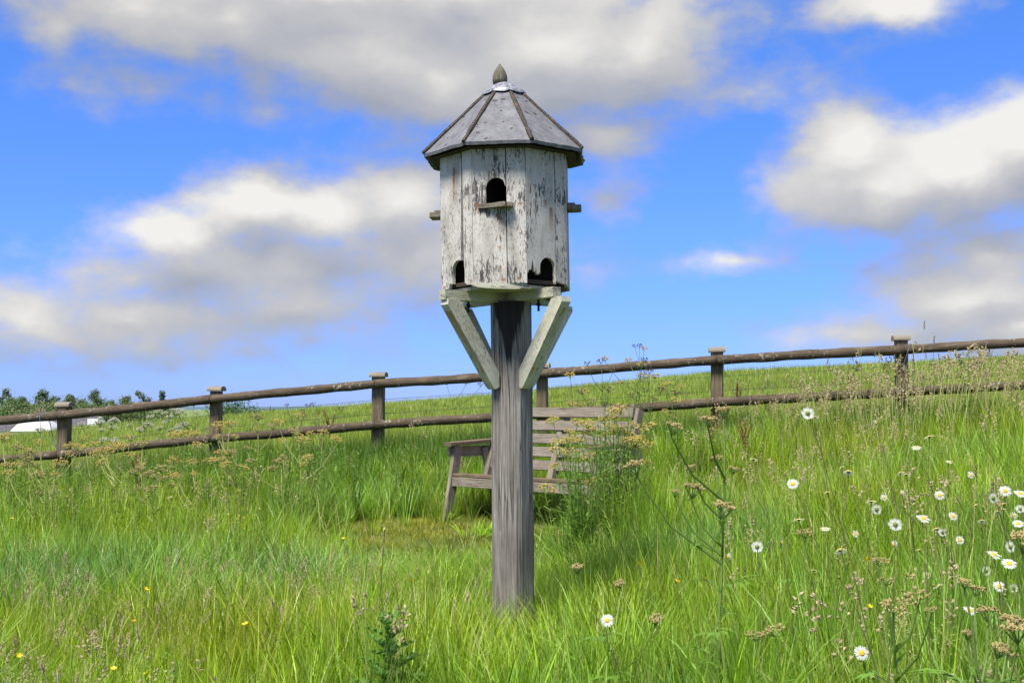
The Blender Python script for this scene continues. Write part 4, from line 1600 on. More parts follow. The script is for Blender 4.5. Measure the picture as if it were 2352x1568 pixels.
DAISIES = [  # x, y, diameter in pixels, way it is turned
    (1855, 949, 32, 'b'), (1873, 958, 16, 'e'), (1821, 1111, 28, 'f'), (1934, 1073, 16, 'e'), (1949, 1082, 26, 'u'), (2013, 972, 17, 'd'), (2134, 1003, 26, 'e'),
    (2105, 1028, 22, 'e'), (2068, 1085, 20, 'u'), (2083, 1090, 20, 'e'), (2070, 1133, 16, 'd'), (2158, 1137, 24, 'f'), (2001, 1152, 24, 'e'), (2013, 1169, 27, 'b'),
    (2056, 1204, 33, 'b'), (2120, 1190, 36, 'o'), (2189, 1185, 25, 'f'), (2150, 1214, 26, 'e'), (2164, 1222, 22, 'b'), (2281, 1143, 26, 'b'), (2309, 1127, 27, 'f'), (2343, 1133, 29, 'o'),
    (2303, 1157, 21, 'e'), (2291, 1174, 18, 'u'), (2343, 1168, 23, 'b'), (2329, 1183, 20, 'f'), (2339, 1202, 28, 'o'), (1835, 1193, 26, 'e'), (1896, 1214, 23, 'e'),
    (1796, 1246, 27, 's'), (1930, 1262, 30, 'u'), (2052, 1250, 21, 'd'), (2085, 1320, 26, 's'), (2155, 1345, 26, 'e'), (2283, 1273, 35, 'o'), (2320, 1255, 26, 'b'),
    (2318, 1294, 36, 'o'), (2349, 1237, 18, 'e'), (2295, 1346, 31, 'f'), (2328, 1350, 24, 'b'), (2228, 1401, 33, 'o'), (1979, 1499, 37, 'f'), (2006, 1555, 30, 'e'),
    (1731, 1055, 20, 'e'), (1739, 1255, 28, 'b'), (1672, 1278, 18, 'd'), (882, 1215, 16, 's'), (1395, 1424, 30, 'f'), (1472, 1485, 18, 'u'), (2030, 1142, 18, 'f'), (2240, 1160, 20, 'e'), (2255, 1195, 20, 'u'), (2205, 1240, 22, 'f'), (2110, 1262, 20, 'e'), (2265, 1310, 24, 'b'), (1900, 1130, 18, 'e'), (1965, 1225, 18, 'f'), (2180, 1060, 18, 'e'), (2230, 1090, 18, 'f'), (1870, 1310, 20, 'e'), (2130, 1320, 20, 'f'), (390, 1142, 14, 'e'),
]
DLAB = {'f': 'white daisy with its yellow centre facing forward', 'b': 'white daisy turned away so that its green back shows',
        'e': 'white daisy tipped on edge, petals a narrow line', 'u': 'white daisy tilted back with its green underside showing',
        'o': 'white daisy opened flat to the sky, orange yellow centre', 's': 'white daisy turned sideways on its stem with petals upright',
        'd': 'small drooping white daisy with folded petals'}
DSPEC = {(1855, 949): 'tall white daisy against the dark grass below the fence rail, its green back showing', (1395, 1424): 'white daisy low in the grass beside the foot of the dovecote post',
         (882, 1215): 'lone sideways white daisy standing in grass by the mown path', (390, 1142): 'tiny white flower in the grass below the fence among tan umbels',
         (1821, 1111): 'daisy with bright yellow centre on a stem branching beside a tall brown hogweed', (1979, 1499): 'large full faced daisy low in the grass beside yellow buttercups'}


def build_daisies(M):
    pets, disc, cal, bud = daisy_meshes(M)
    for i, (px, py, dia, ty) in enumerate(DAISIES):
        r = random.Random(900 + i)
        Y = min(max(.0425 / dia * F, 3.0), 5.4)
        if px < 500:
            Y = 8.5
        h = at(px, py, Y)
        zg = gz(h.x, h.y)
        # the ground must lie at least .2 m below the head
        k = 0
        while h.z - zg < .22 and k < 30:
            Y *= .97
            h = at(px, py, Y)
            zg = gz(h.x, h.y)
            k += 1
        sc = dia / F * Y / .047 * 1.03
        ln = h.z - zg
        bx = h.x + r.uniform(.02, .30) * min(1, ln) * (1 if r.random() < .8 else -.6)
        by = h.y + r.uniform(-.12, .12)
        base = Vector((bx, by, gz(bx, by)))
        spec = (px, py) in DSPEC
        where = ' just below the fence' if py < 1095 else (' beside the rust brown hogweed' if px > 2200 and py > 1230 else (' in the thick of the daisies' if px > 1980 else ' beside the tall hogweed'))
        lab = ('small ' if dia < 21 and not DLAB[ty].startswith('small') else '') + DLAB[ty] + where
        D = thing('oxeye_daisy', DSPEC.get((px, py), lab), 'daisy', base, None if spec else 'white daisies in the meadow')
        face = {'f': Vector((r.uniform(-.35, .35), -1, r.uniform(.25, .6))), 'b': Vector((r.uniform(-.3, .3), 1, r.uniform(-.35, -.05))), 'e': Vector((r.uniform(-.6, .4), r.choice((-.42, .38, .30)) + r.uniform(-.1, .1), 1)),
                'u': Vector((r.uniform(-.3, .3), .55, .9)), 'o': Vector((r.uniform(-.3, .3), -.55, .9)), 's': Vector((r.choice((-1, 1)), -.35, .3)), 'd': Vector((r.uniform(-1, 1), -.4, -.1))}[ty].normalized()
        tip = h - face * .006 * sc
        mid = base.lerp(tip, .55) + Vector((r.uniform(-.03, .03), r.uniform(-.03, .03), .05 * ln))
        pts = [base - Vector((0, 0, .02)), base.lerp(mid, .5) + Vector((r.uniform(-.01, .01), 0, 0)), mid, mid.lerp(tip, .6) + Vector((0, 0, .02)), tip]
        mb = MB()
        mb.tube(pts, [.0021, .0019, .0017, .0015, .0013], 4, 0)
        for k in range(3):
            f = r.uniform(.1, .5)
            p = base.lerp(mid, f * 1.5)
            leaf_card(mb, p, Vector((r.uniform(-1, 1), r.uniform(-1, 1), .7)), Vector((0, 0, 1)), r.uniform(.03, .06), .004, 1)
        mb.build('stem', [M['daisy_stem'], M['leaf']], D, base)
        q = face.to_track_quat('Z', 'Y').to_euler()
        var = 2 if ty in 'du' else (3 if dia < 22 else r.randint(0, 1))
        loc = h - base
        place('petals', pets[var], D, loc, q, (sc * r.uniform(.84, 1.08), sc * r.uniform(.84, 1.08), sc))
        place('disc', disc, D, loc, q, sc)
        place('calyx', cal, D, loc, q, sc)
        if r.random() < .45:
            p = mid.lerp(tip, .2)
            e = p + Vector((r.uniform(-.07, .07), r.uniform(-.03, .03), r.uniform(.05, .12)))
            mb = MB()
            mb.tube([p, p.lerp(e, .5) + Vector((.01, 0, -.01)), e], .0012, 4)
            sh = mb.build('side_shoot', M['daisy_stem'], D, base)
            place('bud', bud, sh, e - base)


BUTTER = [(1991, 1285), (1997, 1393), (2018, 1412), (2115, 1440), (2013, 1474), (2038, 1292), (1553, 1335), (1617, 1331), (28, 1191), (44, 1505), (261, 1536), (333, 1547), (306, 1428), (564, 1434), (481, 1186), (334, 1353), (789, 1237), (944, 1334), (873, 1304), (2148, 1398), (1470, 1295)]


def build_buttercups(M):
    r = random.Random(77)
    mb = MB()
    for k in range(5):
        a = 2 * math.pi * k / 5
        d = Vector((math.cos(a), math.sin(a), .55))
        s = Vector((-math.sin(a), math.cos(a), 0))
        mb.mesh([(0, 0, 0), d * .006 - s * .0045, d * .006 + s * .0045, d * .0115 + s * .004, d * .0125, d * .0115 - s * .004], [(0, 1, 2), (1, 5, 4, 3, 2)])
    cup = mb.data('petals', M['butter'], smooth=True)
    for i, (px, py) in enumerate(BUTTER):
        Y = r.uniform(4.0, 4.6)
        if py < 1250:
            Y = 6.8
        h = at(px, py, Y)
        base = Vector((h.x + r.uniform(-.06, .06), h.y + r.uniform(0, .08), 0))
        base.z = gz(base.x, base.y)
        lab = 'small yellow buttercup in the grass below the daisies' if px > 1900 else ('small yellow buttercup in the grass beside a tall brown hogweed' if px > 1400 else 'small yellow buttercup deep in the pale seeding grass')
        B = thing('buttercup', lab, 'buttercup', base, 'buttercups in the meadow')
        mb = MB()
        mb.tube([base - Vector((0, 0, .02)), base.lerp(h, .5) + Vector((.015, 0, .01)), h], [.0016, .0013, .0010], 4)
        mb.build('stem', M['weed_stem'], B, base)
        place('petals', cup, B, h - base, (r.uniform(.1, .9), r.uniform(-.4, .4), r.uniform(0, 6)), r.uniform(.75, 1.05))


# ------------------------------------------------------------------ umbellifers and other weeds
def umbel_meshes(M, head, stem, seed, dense=1., curl=0.):
    """rays from one point, each with a small head of florets or seeds"""
    out = []
    for s in range(3):
        r = random.Random(seed + s)
        mb = MB()
        n = int(r.randint(10, 14) * dense)
        for k in range(n):
            a = k * 2.399 + r.uniform(-.2, .2)
            rr = math.sqrt((k + .5) / n)
            el = 1.25 - rr * (.85 - curl) + r.uniform(-.1, .1)
            L = r.uniform(.85, 1.05)
            d = Vector((math.cos(a) * math.cos(el), math.sin(a) * math.cos(el), math.sin(el)))
            tip = d * L
            midp = d * L * .5 + Vector((d.x, d.y, 0)) * (.07 - curl * .05)
            mb.tube([(0, 0, 0), midp, tip], [.045, .036, .028], 3, 0, cap=False)
            for j in range(7):
                o = Vector((r.uniform(-1, 1), r.uniform(-1, 1), r.uniform(-.15, .7)))
                blob(mb, tip + o * .10, o + Vector((0, 0, .5)), r.uniform(.17, .28), r.uniform(.070, .11), r, 1)
        for k in range(5):
            a = r.uniform(0, 6.28)
            leaf_card(mb, Vector((0, 0, -.02)), Vector((math.cos(a), math.sin(a), -.1)), Vector((0, 0, 1)), .4, .03, 0)
        out.append(mb.data('umbel', [M[stem], M[head]]))
    return out


def hogweed(M, UM, label, base, umbels, stem='weed_stem', thick=.0065, group=None, leaves=4, seed=0, name='hogweed', leafmat='leaf'):
    """umbels: list of (point, radius). The tallest ends the main stem; the others branch from it"""
    r = random.Random(seed)
    base = Vector((base[0], base[1], gz(base[0], base[1])))
    H = thing(name, label, 'wild plant', base, group)
    umbels = sorted(umbels, key=lambda u: -u[0].z)
    top = umbels[0][0]
    mb = MB()
    N = 8
    main = []
    for i in range(N + 1):
        f = i / N
        p = base.lerp(top, f) + Vector((math.sin(f * 3.1) * r.uniform(.0, .02), math.sin(f * 5) * .008, 0))
        main.append(p)
    main[0] = base - Vector((0, 0, .03))
    main[-1] = top
    mb.tube(main, [thick * (1 - .62 * i / N) for i in range(N + 1)], 6)
    for (u, ra) in umbels[1:]:
        dz = u.z - base.z
        hor = math.hypot(u.x - base.x, u.y - base.y)
        zf = max(.12, min(.85, (dz - .10 - hor * .8) / max(top.z - base.z, .05)))
        f = zf * N
        i = min(int(f), N - 1)
        s = main[i].lerp(main[i + 1], f - i)
        c1 = s.lerp(u, .5) + Vector(((s.x - u.x) * -.10, (s.y - u.y) * -.10, -.02))
        mb.tube([s, s.lerp(c1, .6), c1, c1.lerp(u, .6) + Vector((0, 0, -.004)), u], [thick * .6, thick * .55, thick * .5, thick * .42, thick * .36], 5)
        # sheath at the fork
        leaf_card(mb, s, (u - s) + Vector((r.uniform(-.1, .1), r.uniform(-.1, .1), 0)), Vector((0, 0, 1)), .05, .007, 1)
    for k in range(leaves):
        f = r.uniform(.12, .7)
        p = base.lerp(top, f)
        a = r.uniform(0, 6.28)
        d = Vector((math.cos(a), math.sin(a), .55))
        L = r.uniform(.10, .22)
        e = p + d.normalized() * L * .5
        mb.tube([p, e], .0018, 4)
        for q in range(5):
            dd = d.normalized() * .6 + Vector((math.cos(a + (q - 2) * .7), math.sin(a + (q - 2) * .7), .1))
            leaf_card(mb, p.lerp(e, .45 + .14 * q), dd, Vector((0, 0, 1)), L * r.uniform(.35, .55), L * .07, 1, .35, lobes=1)
    mb.build('stem', [M[stem], M[leafmat]], H, base)
    for i, (u, ra) in enumerate(umbels):
        place('umbel', r.choice(UM), H, u - base, (r.uniform(-.35, .35), r.uniform(-.35, .35), r.uniform(0, 6)), ra * (.98 if base.y < 6 else 1.3))
    return H


def dock(M, label, x, y, h, seed, group=None):
    """tall dock with rusty seed spikes"""
    r = random.Random(seed)
    base = Vector((x, y, gz(x, y)))
    D = thing('dock', label, 'wild plant', base, group)
    mb = MB()
    sp = MB()
    top = base + Vector((r.uniform(-.05, .05), r.uniform(-.05, .05), h))
    mb.tube([base - Vector((0, 0, .02)), base.lerp(top, .5) + Vector((.01, 0, 0)), top], [.006, .005, .002], 5)
    stems = [(base.lerp(top, .5), top)]
    for k in range(4):
        s = base.lerp(top, r.uniform(.45, .75))
        a = r.uniform(0, 6.28)
        e = s + Vector((math.cos(a) * .07, math.sin(a) * .07, r.uniform(.14, .26)))
        mb.tube([s, e], [.0025, .0015], 4)
        stems.append((s.lerp(e, .2), e))
    for (s, e) in stems:
        n = int(26 * (e - s).length / .3) + 8
        for k in range(n):
            p = s.lerp(e, (k + r.random()) / n)
            a = r.uniform(0, 6.28)
            for q in range(2):
                blob(sp, p, Vector((math.cos(a + q * 2), math.sin(a + q * 2), .4)), r.uniform(.012, .020), .006, r, 0)
    for k in range(3):
        a = r.uniform(0, 6.28)
        leaf_card(mb, base.lerp(top, r.uniform(.05, .35)), Vector((math.cos(a), math.sin(a), .9)), Vector((0, 0, 1)), .22, .032, 1, .4)
    mb.build('stem', [M['weed_stem_pale'], M['leaf_lime']], D, base)
    sp.build('seed_spikes', M['dock_red'], D, base)
    return D


def leafy_weed(M, name, label, x, y, h, mat, seed, n=40, stems=4, L=.08, W=.018, spread=.14, lobes=0, group=None, cat='wild plant'):
    r = random.Random(seed)
    base = Vector((x, y, gz(x, y)))
    D = thing(name, label, cat, base, group)
    mb = MB()
    lv = MB()
    for s in range(stems):
        a = r.uniform(0, 6.28)
        top = base + Vector((math.cos(a) * spread * r.random(), math.sin(a) * spread * r.random(), h * r.uniform(.75, 1.05)))
        b0 = base + Vector((math.cos(a) * .02, math.sin(a) * .02, -.02))
        mb.tube([b0, b0.lerp(top, .5) + Vector((r.uniform(-.02, .02), r.uniform(-.02, .02), 0)), top], [.004, .003, .0015], 5)
        for k in range(n // stems):
            f = .12 + .88 * k / (n // stems)
            p = b0.lerp(top, f)
            az = k * 2.4 + r.uniform(-.3, .3)
            sc = (1.1 - f * .55) * r.uniform(.7, 1.2)
            leaf_card(lv, p, Vector((math.cos(az), math.sin(az), .35 + f * .6)), Vector((0, 0, 1)), L * sc, W * sc, 0, .35, lobes)
    mb.build('stem', M['weed_stem'], D, base)
    lv.build('leaves', M[mat], D, base)
    return D


def thistle(M, x, y, h):
    r = random.Random(321)
    base = Vector((x, y, gz(x, y)))
    D = thing('thistle', 'dark green spiny thistle with crinkled leaves in the grass before the dovecote', 'thistle', base)
    mb = MB()
    top = base + Vector((-.01, 0, h))
    mb.tube([base - Vector((0, 0, .03)), base.lerp(top, .5) + Vector((.006, 0, 0)), top], [.0085, .007, .004], 6)
    mb.build('stem', M['weed_stem'], D, base)
    for k in range(30):
        f = .06 + .94 * k / 30
        p = base.lerp(top, f)
        a = k * 2.399
        d = Vector((math.cos(a), math.sin(a), .38 + f * .5)).normalized()
        L = (.25 - .16 * f) * r.uniform(.85, 1.15)
        s = d.cross(Vector((0, 0, 1))).normalized()
        u = s.cross(d)
        lv = MB()
        N = 9
        # wavy leaf with spiny lobes: narrow at every second step, curling edges
        vs = []
        for i in range(N + 1):
            g = i / N
            w = L * .21 * math.sin(math.pi * min(1., g * .86 + .12)) * (1.25 if i % 2 else .45)
            c = p + d * L * g - u * (L * .22 * g * g)
            lift = (.55 if i % 2 else -.15) * w
            vs += [c - s * w + u * lift + d * (.02 * L if i % 2 else 0), c, c + s * w + u * lift * r.uniform(.5, 1.2)]
        fs = []
        for i in range(N):
            q = i * 3
            fs += [(q, q + 1, q + 4, q + 3), (q + 1, q + 2, q + 5, q + 4)]
        lv.mesh(vs, fs)
        lv.build('leaf', M['leaf_dark'], D, base)
    for k in range(4):
        bp = top + Vector((r.uniform(-.02, .02), r.uniform(-.02, .02), r.uniform(-.01, .02)))
        mb = MB()
        mb.lathe([(0, 0), (.006, .002), (.008, .009), (.005, .015), (.0, .017)], bp, 7)
        mb.build('bud', M['leaf'], D, base)
    return D


def build_weeds(M):
    tan = umbel_meshes(M, 'umbel_tan', 'weed_stem', 600)
    tan_closed = umbel_meshes(M, 'umbel_tan', 'weed_stem', 610, curl=.45)
    yel = umbel_meshes(M, 'umbel_yellow', 'weed_stem_pale', 620)
    wht = umbel_meshes(M, 'umbel_white', 'weed_stem', 630)
    drk = umbel_meshes(M, 'seed_dark', 'seed_dark', 640, dense=.6)
    r = random.Random(55)

    def px(x, y, Y, dy=.12):
        return at(x, y, Y + r.uniform(-dy, dy))
    # the big hogweed right of the post
    Y = 4.1
    U = [(px(1627, 984, Y), .040), (px(1662, 962, Y), .042), (px(1541, 1000, Y), .044), (px(1590, 1088, Y), .030), (px(1681, 1090, Y), .028), (px(1588, 1146, Y), .052), (px(1660, 1192, Y), .055), (px(1463, 1094, Y), .050), (px(1550, 1142, Y), .026), (px(1648, 1070, Y), .034)]
    b = at(1640, 1560, Y)
    hogweed(M, tan_closed, 'tall branching hogweed with brown seed heads between the bench and the daisies', (b.x, b.y), U, thick=.0075, seed=1, leaves=7)
    U = [(px(1327, 1318, 4.3), .034), (px(1424, 1352, 4.3), .030), (px(1506, 1436, 4.2), .036)]
    b = at(1470, 1560, 4.3)
    hogweed(M, tan_closed, 'low hogweed with small brown heads beside the foot of the dovecote post', (b.x, b.y), U, seed=2, leaves=5, thick=.005)
    U = [(px(1780, 1460, 3.6), .034), (px(1735, 1470, 3.6), .030)]
    b = at(1760, 1600, 3.6)
    hogweed(M, tan, 'short hogweed with two pale brown heads in the grass before the tall hogweed', (b.x, b.y), U, seed=3, leaves=4, thick=.005)
    Y = 2.9
    U = [(px(2052, 1408, Y), .034), (px(2110, 1388, Y), .034), (px(2035, 1345, Y), .022), (px(2020, 1300, Y), .024), (px(2140, 1408, Y), .016)]
    b = at(2095, 1640, Y)
    hogweed(M, tan, 'hogweed with open rays and papery tan heads in front of the daisies', (b.x, b.y), U, seed=4, leaves=3, thick=.006)
    Y = 2.7
    U = [(px(2215, 1352, Y), .022), (px(2238, 1370, Y), .026), (px(2270, 1430, Y), .034), (px(2318, 1446, Y), .034), (px(2338, 1478, Y), .046), (px(2290, 1512, Y), .032), (px(2222, 1470, Y), .022), (px(2326, 1524, Y), .024)]
    b = at(2310, 1700, Y)
    hogweed(M, tan_closed, 'bushy hogweed crowded with rust brown seed heads below the daisies', (b.x, b.y), U, seed=5, leaves=4, thick=.006)
    Y = 2.6
    U = [(px(2348, 1272, Y), .042)]
    b = at(2372, 1640, Y)
    hogweed(M, tan_closed, 'single stemmed hogweed with one fat brown head among the daisies', (b.x, b.y), U, seed=6, leaves=2, thick=.006)
    U = [(px(1850, 1235, 4.6), .036)]
    b = at(1815, 1420, 4.6)
    hogweed(M, tan, 'slender hogweed with one flat tan head between tall hogweed and daisies', (b.x, b.y), U, seed=7, leaves=2, thick=.004)
    # thicket against the bench
    spots = [(1335, 1010, 9.0), (1392, 985, 9.1), (1440, 1000, 8.9), (1470, 1030, 9.2), (1300, 1075, 8.8)]
    for i, (sx, sy, Y) in enumerate(spots):
        U = []
        for k in range(8):
            U.append((px(sx + r.gauss(0, 34), sy + r.uniform(-65, 60), Y, .25), r.uniform(.030, .055)))
        b = at(sx + r.uniform(-10, 10), 1250, Y)
        hogweed(M, yel, 'yellowing umbels of wild parsley growing up in front of the wooden bench', (b.x, b.y), U, stem='weed_stem', thick=.006, group='parsley thicket at the bench', leaves=9, seed=20 + i, name='wild_parsley')
    # behind the bench, tops over the rail
    for i, (sx, sy, n) in enumerate(((1320, 905, 7), (1385, 880, 8), (1440, 850, 7), (1495, 870, 7), (1560, 930, 6))):
        Y = 12.4
        U = []
        for k in range(n):
            U.append((px(sx + r.gauss(0, 26), sy + r.uniform(-48, 60), Y, .2), r.uniform(.03, .05)))
        b = at(sx + 4, 1060, Y)
        hogweed(M, drk if i % 2 else yel, 'dark dried umbels standing between the bench and the fence' if i % 2 else 'tan dried umbels standing between the bench and the fence', (b.x, b.y), U, thick=.006, group='dried umbels behind the bench', leaves=6, seed=30 + i, name='wild_parsley')
    # tan umbels below the left run of the fence
    for i, (sx, sy, Y) in enumerate(((95, 1030, 10.2), (215, 1045, 10.6), (255, 1070, 10.0), (330, 1055, 10.8), (400, 1040, 11.0), (500, 1015, 11.0), (590, 1010, 11.4), (690, 1000, 11.0), (735, 1030, 10.6), (60, 1100, 9.6), (150, 1062, 9.8), (290, 1035, 11.2), (360, 1085, 9.4), (450, 1060, 10.4), (545, 1045, 10.4), (640, 1040, 10.8), (20, 1050, 10.4))):
        U = []
        for k in range(6):
            U.append((px(sx + r.gauss(0, 34), sy + r.uniform(-45, 45), Y, .25), r.uniform(.030, .052)))
        b = at(sx + r.uniform(-20, 20), sy + 150, Y)
        hogweed(M, yel if i % 3 else tan, ('yellowish tan' if i % 3 else 'brown') + ' flat topped umbels ' + ('in front of the lower fence rail' if Y >= 10.8 else ('a step before the fence' if Y > 10.1 else 'out in the open meadow')) + (' by a capped post' if abs(sx - 135) < 45 or abs(sx - 486) < 45 else ''), (b.x, b.y), U, stem='weed_stem_pale', thick=.0055, group='umbels below the fence', leaves=11, leafmat='leaf_lime', seed=40 + i, name='wild_parsley')
    # white flowering umbels beyond the fence
    for i, (sx, sy) in enumerate(((270, 985), (330, 960), (385, 950), (430, 960), (350, 1000), (225, 1000), (425, 1000))):
        Y = 15.0 + r.uniform(-.5, 1.5)
        U = []
        for k in range(9):
            U.append((px(sx + r.gauss(0, 26), sy + r.uniform(-28, 35), Y, .3), r.uniform(.030, .05)))
        b = at(sx, 1060, Y)
        hogweed(M, wht, 'white flowering umbels in the field seen through the fence', (b.x, b.y), U, thick=.006, group='white umbels beyond the fence', leaves=5, seed=60 + i, name='wild_parsley', leafmat='leaf_lime')
    # thin dark stalks against the sky beyond the rails
    for i, (sx, sy, n) in enumerate(((570, 950, 4), (700, 940, 5), (745, 960, 4), (1060, 910, 3), (1450, 820, 4))):
        Y = 14.2
        U = [(px(sx + r.gauss(0, 26), sy + r.uniform(-28, 22), Y, .2), r.uniform(.022, .04)) for k in range(n)]
        b = at(sx + 6, sy + 120, Y)
        hogweed(M, drk, 'thin dark branching seed stalk just beyond the fence', (b.x, b.y), U, thick=.005, stem='seed_dark', group='dark stalks beyond the fence', leaves=3, seed=70 + i, name='wild_parsley')
    # docks
    for i, (sx, sy, Y, h, lab) in enumerate((
            (1640, 1005, 11.6, .62, 'rusty red dock below the capped post and the lower rail'), (1712, 1015, 11.2, .55, 'orange brown dock in dark grass below the lower rail'),
            (760, 985, 14.4, .55, 'reddish dock spikes just beyond the lower rail'), (1950, 880, 14.0, .6, 'reddish dock in the field beyond the lower rail'),
            (1690, 905, 14.0, .5, 'thin rusty dock beyond the rails near a capped post'), (318, 1080, 11.4, .42, 'low rust red dock among tan umbels below the fence'),
            (1200, 1000, 14.3, .5, 'brownish dock beyond the fence next to the dovecote post'))):
        p = at(sx, sy, Y)
        z = gz(p.x, p.y)
        dock(M, lab, p.x, p.y, max(h, p.z - z + (.15 if Y > 8 else .02)), 80 + i)
    # leafy weeds
    p = at(30, 1010, 12.2)
    leafy_weed(M, 'willowherb', 'bright green leafy weed growing up between the fence rails', p.x, p.y, at(30, 985, 12.2).z - gz(p.x, p.y), 'leaf_lime', 1, 90, 7, .13, .020, .35)
    p = at(52, 1000, 12.0)
    leafy_weed(M, 'willowherb', 'single upright leafy shoot in front of the white building', p.x, p.y, at(50, 966, 12.0).z - gz(p.x, p.y), 'leaf_lime', 2, 24, 1, .12, .018, .02)
    p = at(540, 1150, 8.6)
    leafy_weed(M, 'ragwort', 'yellowing feathery weed in the grass below the fence', p.x, p.y, at(540, 1110, 8.6).z - gz(p.x, p.y), 'leaf_yellow', 3, 60, 6, .06, .016, .22, 1)
    p = at(600, 1170, 8.4)
    leafy_weed(M, 'ragwort', 'golden yellow weed sprig beside the feathery yellow weed', p.x, p.y, at(600, 1150, 8.4).z - gz(p.x, p.y), 'leaf_yellow', 4, 30, 4, .05, .014, .12, 1)
    for i, (sx, sy, Y) in enumerate(((170, 1160, 8.8), (300, 1230, 7.4), (640, 1085, 10.8), (740, 1075, 11.2), (900, 1075, 11.3), (1010, 1060, 11.8), (820, 1085, 11.0), (560, 1075, 11.0), (60, 1120, 11.2), (250, 1100, 11.4), (420, 1085, 11.2), (480, 1100, 10.4), (690, 1100, 10.4), (950, 1095, 11.2), (350, 1120, 10.2))):
        p = at(sx, sy, Y)
        leafy_weed(M, 'leafy_weed', (('light green feathery weed ' if i in (0, 1, 9, 12, 14) else 'dark green feathery weed ') + ('in the open meadow before the fence' if Y < 10.6 else 'on the bank under the lower rail') + (' near the bench' if sx > 780 else ' among the umbels' if sx < 520 else '')), p.x, p.y, max(.22, at(sx, sy - 40, Y).z - gz(p.x, p.y)), 'leaf' if i in (0, 1, 9, 12, 14) else 'leaf_dark', 100 + i, 130, 9, .075, .012, .28, 1, 'green weeds below the fence')
    for i, (sx, sy, Y) in enumerate(((2190, 1540, 3.0), (2260, 1545, 3.1), (2320, 1560, 2.9), (2130, 1570, 3.1), (2290, 1590, 2.8))):
        p = at(sx, sy, Y)
        leafy_weed(M, 'leafy_weed', 'low dark green creeping buttercup leaves beneath the brown hogweed', p.x, p.y, max(.14, at(sx, sy - 20, Y).z - gz(p.x, p.y)), 'leaf', 120 + i, 130, 12, .05, .016, .20, 1, 'dark leaves below the hogweed')
    for i, (sx, sy, Y) in enumerate(((1330, 1130, 8.7), (1375, 1100, 8.6), (1418, 1070, 8.8), (1455, 1105, 8.9), (1350, 1170, 8.3), (1400, 1150, 8.2), (1300, 1210, 8.2), (1385, 1050, 8.9), (1430, 1030, 9.0), (1345, 1075, 9.0))):
        p = at(sx, sy, Y)
        leafy_weed(M, 'leafy_weed', ('tall mid green', 'tall dark green', 'tall yellow green')[i % 3] + ' leafy weed hiding the end of the bench', p.x, p.y, max(.2, at(sx, sy - 135, Y).z - gz(p.x, p.y)), ('leaf', 'leaf_dark', 'leaf_lime')[i % 3], 140 + i, 200, 9, .11, .013, .26, 1, 'weeds against the bench')
    for i, (sx, top, Y, m) in enumerate(((40, 1040, 11.4, 'leaf_lime'), (175, 1060, 11.6, 'leaf'), (245, 1035, 11.8, 'leaf_lime'), (310, 1045, 11.6, 'leaf'), (395, 1020, 12.0, 'leaf_lime'), (455, 1040, 11.6, 'leaf'), (530, 1015, 12.0, 'leaf_lime'),
                                         (590, 1025, 11.8, 'leaf'), (650, 1005, 12.2, 'leaf_lime'), (720, 1020, 11.9, 'leaf'), (800, 1010, 12.2, 'leaf'), (930, 1020, 12.2, 'leaf_lime'), (1560, 960, 11.6, 'leaf'), (1600, 985, 11.2, 'leaf_lime'))):
        p = at(sx, top, Y)
        leafy_weed(M, 'fence_weed', ('bushy yellow green' if m == 'leaf_lime' else 'bushy mid green') + ' weed reaching up to the lower rail' + (' beyond the bench' if sx > 1200 else ' beside a capped post' if min(abs(sx - 135), abs(sx - 486), abs(sx - 862)) < 50 else ''),
                   p.x, p.y, max(.3, p.z - gz(p.x, p.y)), m, 450 + i, 170, 11, .10, .015, .34, 1, 'bushy weeds at the fence')
    spots = ((120, 1260, 6.6, 'leaf'), (230, 1330, 5.8, 'leaf_lime'), (420, 1180, 8.0, 'leaf'), (520, 1300, 6.0, 'leaf'), (680, 1180, 8.0, 'leaf_lime'), (720, 1340, 5.6, 'leaf'), (820, 1190, 7.8, 'leaf_lime'),
             (1020, 1330, 5.7, 'leaf_lime'), (1060, 1480, 4.6, 'leaf'), (1330, 1330, 5.4, 'leaf'), (1290, 1430, 4.9, 'leaf_lime'), (1500, 1290, 5.6, 'leaf'), (1560, 1200, 6.6, 'leaf_lime'), (1700, 1330, 4.8, 'leaf'),
             (1900, 1380, 4.2, 'leaf_lime'), (1640, 1500, 4.1, 'leaf'), (380, 1420, 4.9, 'leaf'), (620, 1480, 4.6, 'leaf_lime'))
    for i, (sx, sy, Y, m) in enumerate(spots):
        p = at(sx, sy, Y)
        where = ('near the foot of the dovecote post' if 950 < sx < 1400 and sy > 1300 else 'around the tall hogweed' if sx > 1450 else 'in the seeding grass' if sy > 1250 else 'in the meadow before the fence')
        leafy_weed(M, 'meadow_herb', ('yellow green' if m == 'leaf_lime' else 'fresh green') + ' feathery herb ' + where, p.x, p.y, r.uniform(.24, .40), m, 400 + i, 90, 8, .07, .011, .20, 1, 'herbs through the meadow')
    p = at(2222, 860, 11.6)
    leafy_weed(M, 'nettle', 'dark leafy nettle standing up against the top rail', p.x, p.y, at(2222, 790, 11.6).z - gz(p.x, p.y), 'leaf_dark', 160, 40, 2, .10, .020, .06)
    q = at(895, 1570, 4.55)
    thistle(M, q.x, q.y, max(.26, at(890, 1420, 4.55).z - gz(q.x, q.y)))


